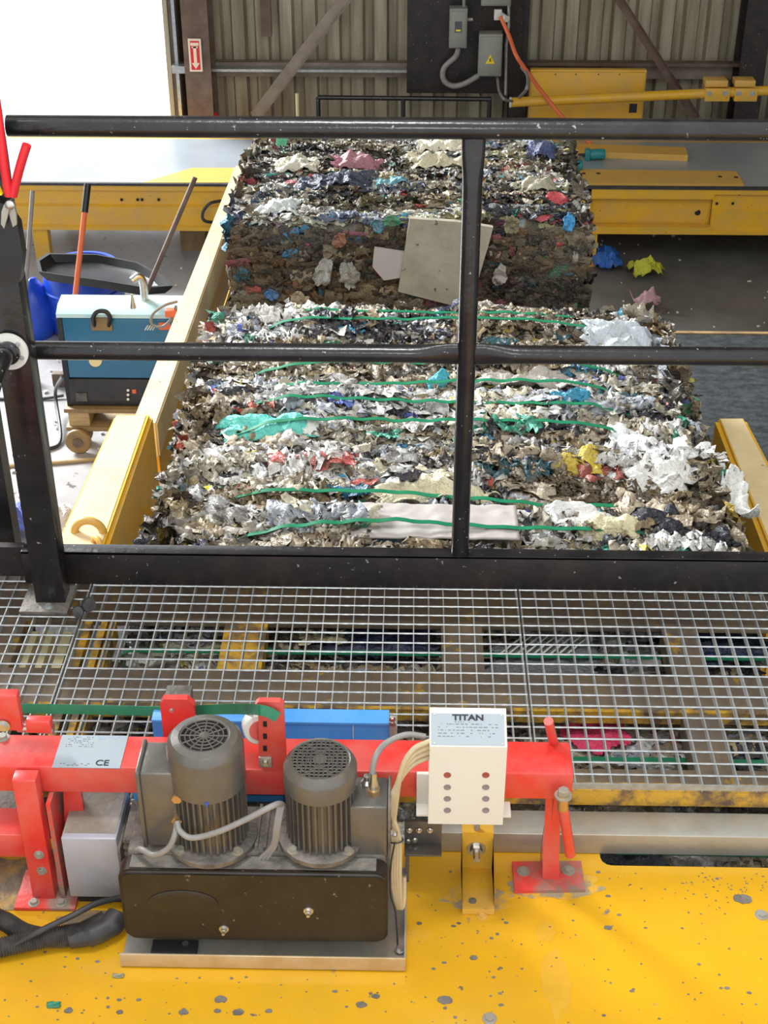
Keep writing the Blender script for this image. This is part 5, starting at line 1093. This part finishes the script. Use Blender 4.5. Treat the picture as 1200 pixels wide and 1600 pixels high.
cable([(jx1+.02, 1.93, 2.66), PY(212,1290,1.85), PY(236,1288,1.87)], .006, 'cable', 'short stiff grey cable from the upper junction box gland')
# ---- hoses lower left
def hose(pts, r, label, rib=True):
    P = curve(pts, 14); rr = [r*(1+(.1 if (i%2) else -.06)) for i in range(len(P))] if rib else r
    return tag(obj('hose', tube(BM(), P, rr, 16), 'hose'), label, 'hose')
# finer ribs
def hose_ribbed(pts, r, label):
    P = curve(pts, 30); rr = [r*(1+(.09 if (i%2) else -.09)) for i in range(len(P))]; return tag(obj('hose', tube(BM(), P, rr, 16), 'hose'), label, 'hose')
hose_ribbed([PZ(-60,1418,DZ+.045), PZ(0,1436,DZ+.03), PZ(40,1458,DZ+.022), PZ(90,1466,DZ+.02), PZ(125,1462,DZ+.02)], .016, 'ribbed black hose entering from the left frame edge')
hose_ribbed([PZ(-40,1490,DZ+.02), PZ(30,1474,DZ+.024), PZ(90,1462,DZ+.026), PZ(130,1455,DZ+.026), PZ(165,1438,DZ+.026)], .017, 'second black hose crossing over the ribbed one towards the belt cover')
tag(obj('hose_end_sleeve', tube(BM(), curve([PZ(110,1467,DZ+.02), PZ(140,1462,DZ+.024), PZ(170,1448,DZ+.026), PZ(186,1430,DZ+.03)]), [.017]*8+[.02]*9+[.022]*7+[.016], 18), 'rubber'), 'fat black rubber sleeve where the hoses join beside belt cover', 'hose')
cable([PZ(20,1478,DZ+.03), PZ(60,1456,DZ+.05), PZ(110,1432,DZ+.06), PZ(150,1412,DZ+.06), PZ(190,1402,DZ+.05)], .0055, 'rubber', 'thin black cable lying on top of the hoses')

# ---- yellow angle bracket
y = 1.93; ax0, ax1 = XY(722,1310,y), XY(771,1310,y); zt3 = ZY(745,1301,y); zb3 = ZY(745,1357,y)
yb = thing('yellow_bracket', 'yellow bent steel bracket bolted to deck below the control box', 'bracket', ((ax0+ax1)/2, 1.88, DZ))
yo = PZ(745,1422,DZ+.012).y
bm = prism(BM(), [(y,zb3),(y,zt3),(y+.022,zt3),(y+.022,zt3-.006),(y+.006,zt3-.006),(y+.006,zb3+.001),(yo+.006,DZ+.012),(yo+.006,DZ+.001),(yo,DZ+.001),(yo,DZ+.014)], 'x', ax0, ax1)
obj('plate', bm, 'yellow2', yb)
obj('inner_plate', box(BM(), ax0+.006, ax1-.006, yo+.01, y+.004, DZ+.001, DZ+.006), 'beltdust', yb)
p = PY(744,1326,y); obj('hex_bolt', bolt(BM(), p, .0115, .008, (0,-1,0), .02), 'chrome', yb)
ps = (V(0, yo, DZ+.014)*.45+V(0, y, zb3)*.55); nn_ = V(0, -(zb3-DZ-.014), (y-yo)).normalized()
bm = tube(BM(), [V(p.x-.008, yo+.02, DZ+.014+(zb3-DZ-.014)*.02/(y-yo)), V(p.x-.008, yo+.02, DZ+.014+(zb3-DZ-.014)*.02/(y-yo))+nn_*.003], .007, 14); obj('slot_bolt', bm, 'dustmetal', yb)
obj('bolt', bolt(BM(), PZ(753,1432,DZ), .006, .004), 'orangeplate', yb)
tag(obj('mount_bar', cyl(BM(), V(p.x, y+.01, zt3-.001), V(p.x, y+.01, zt3+.012), .006, 10), 'steelbar', yb), None)
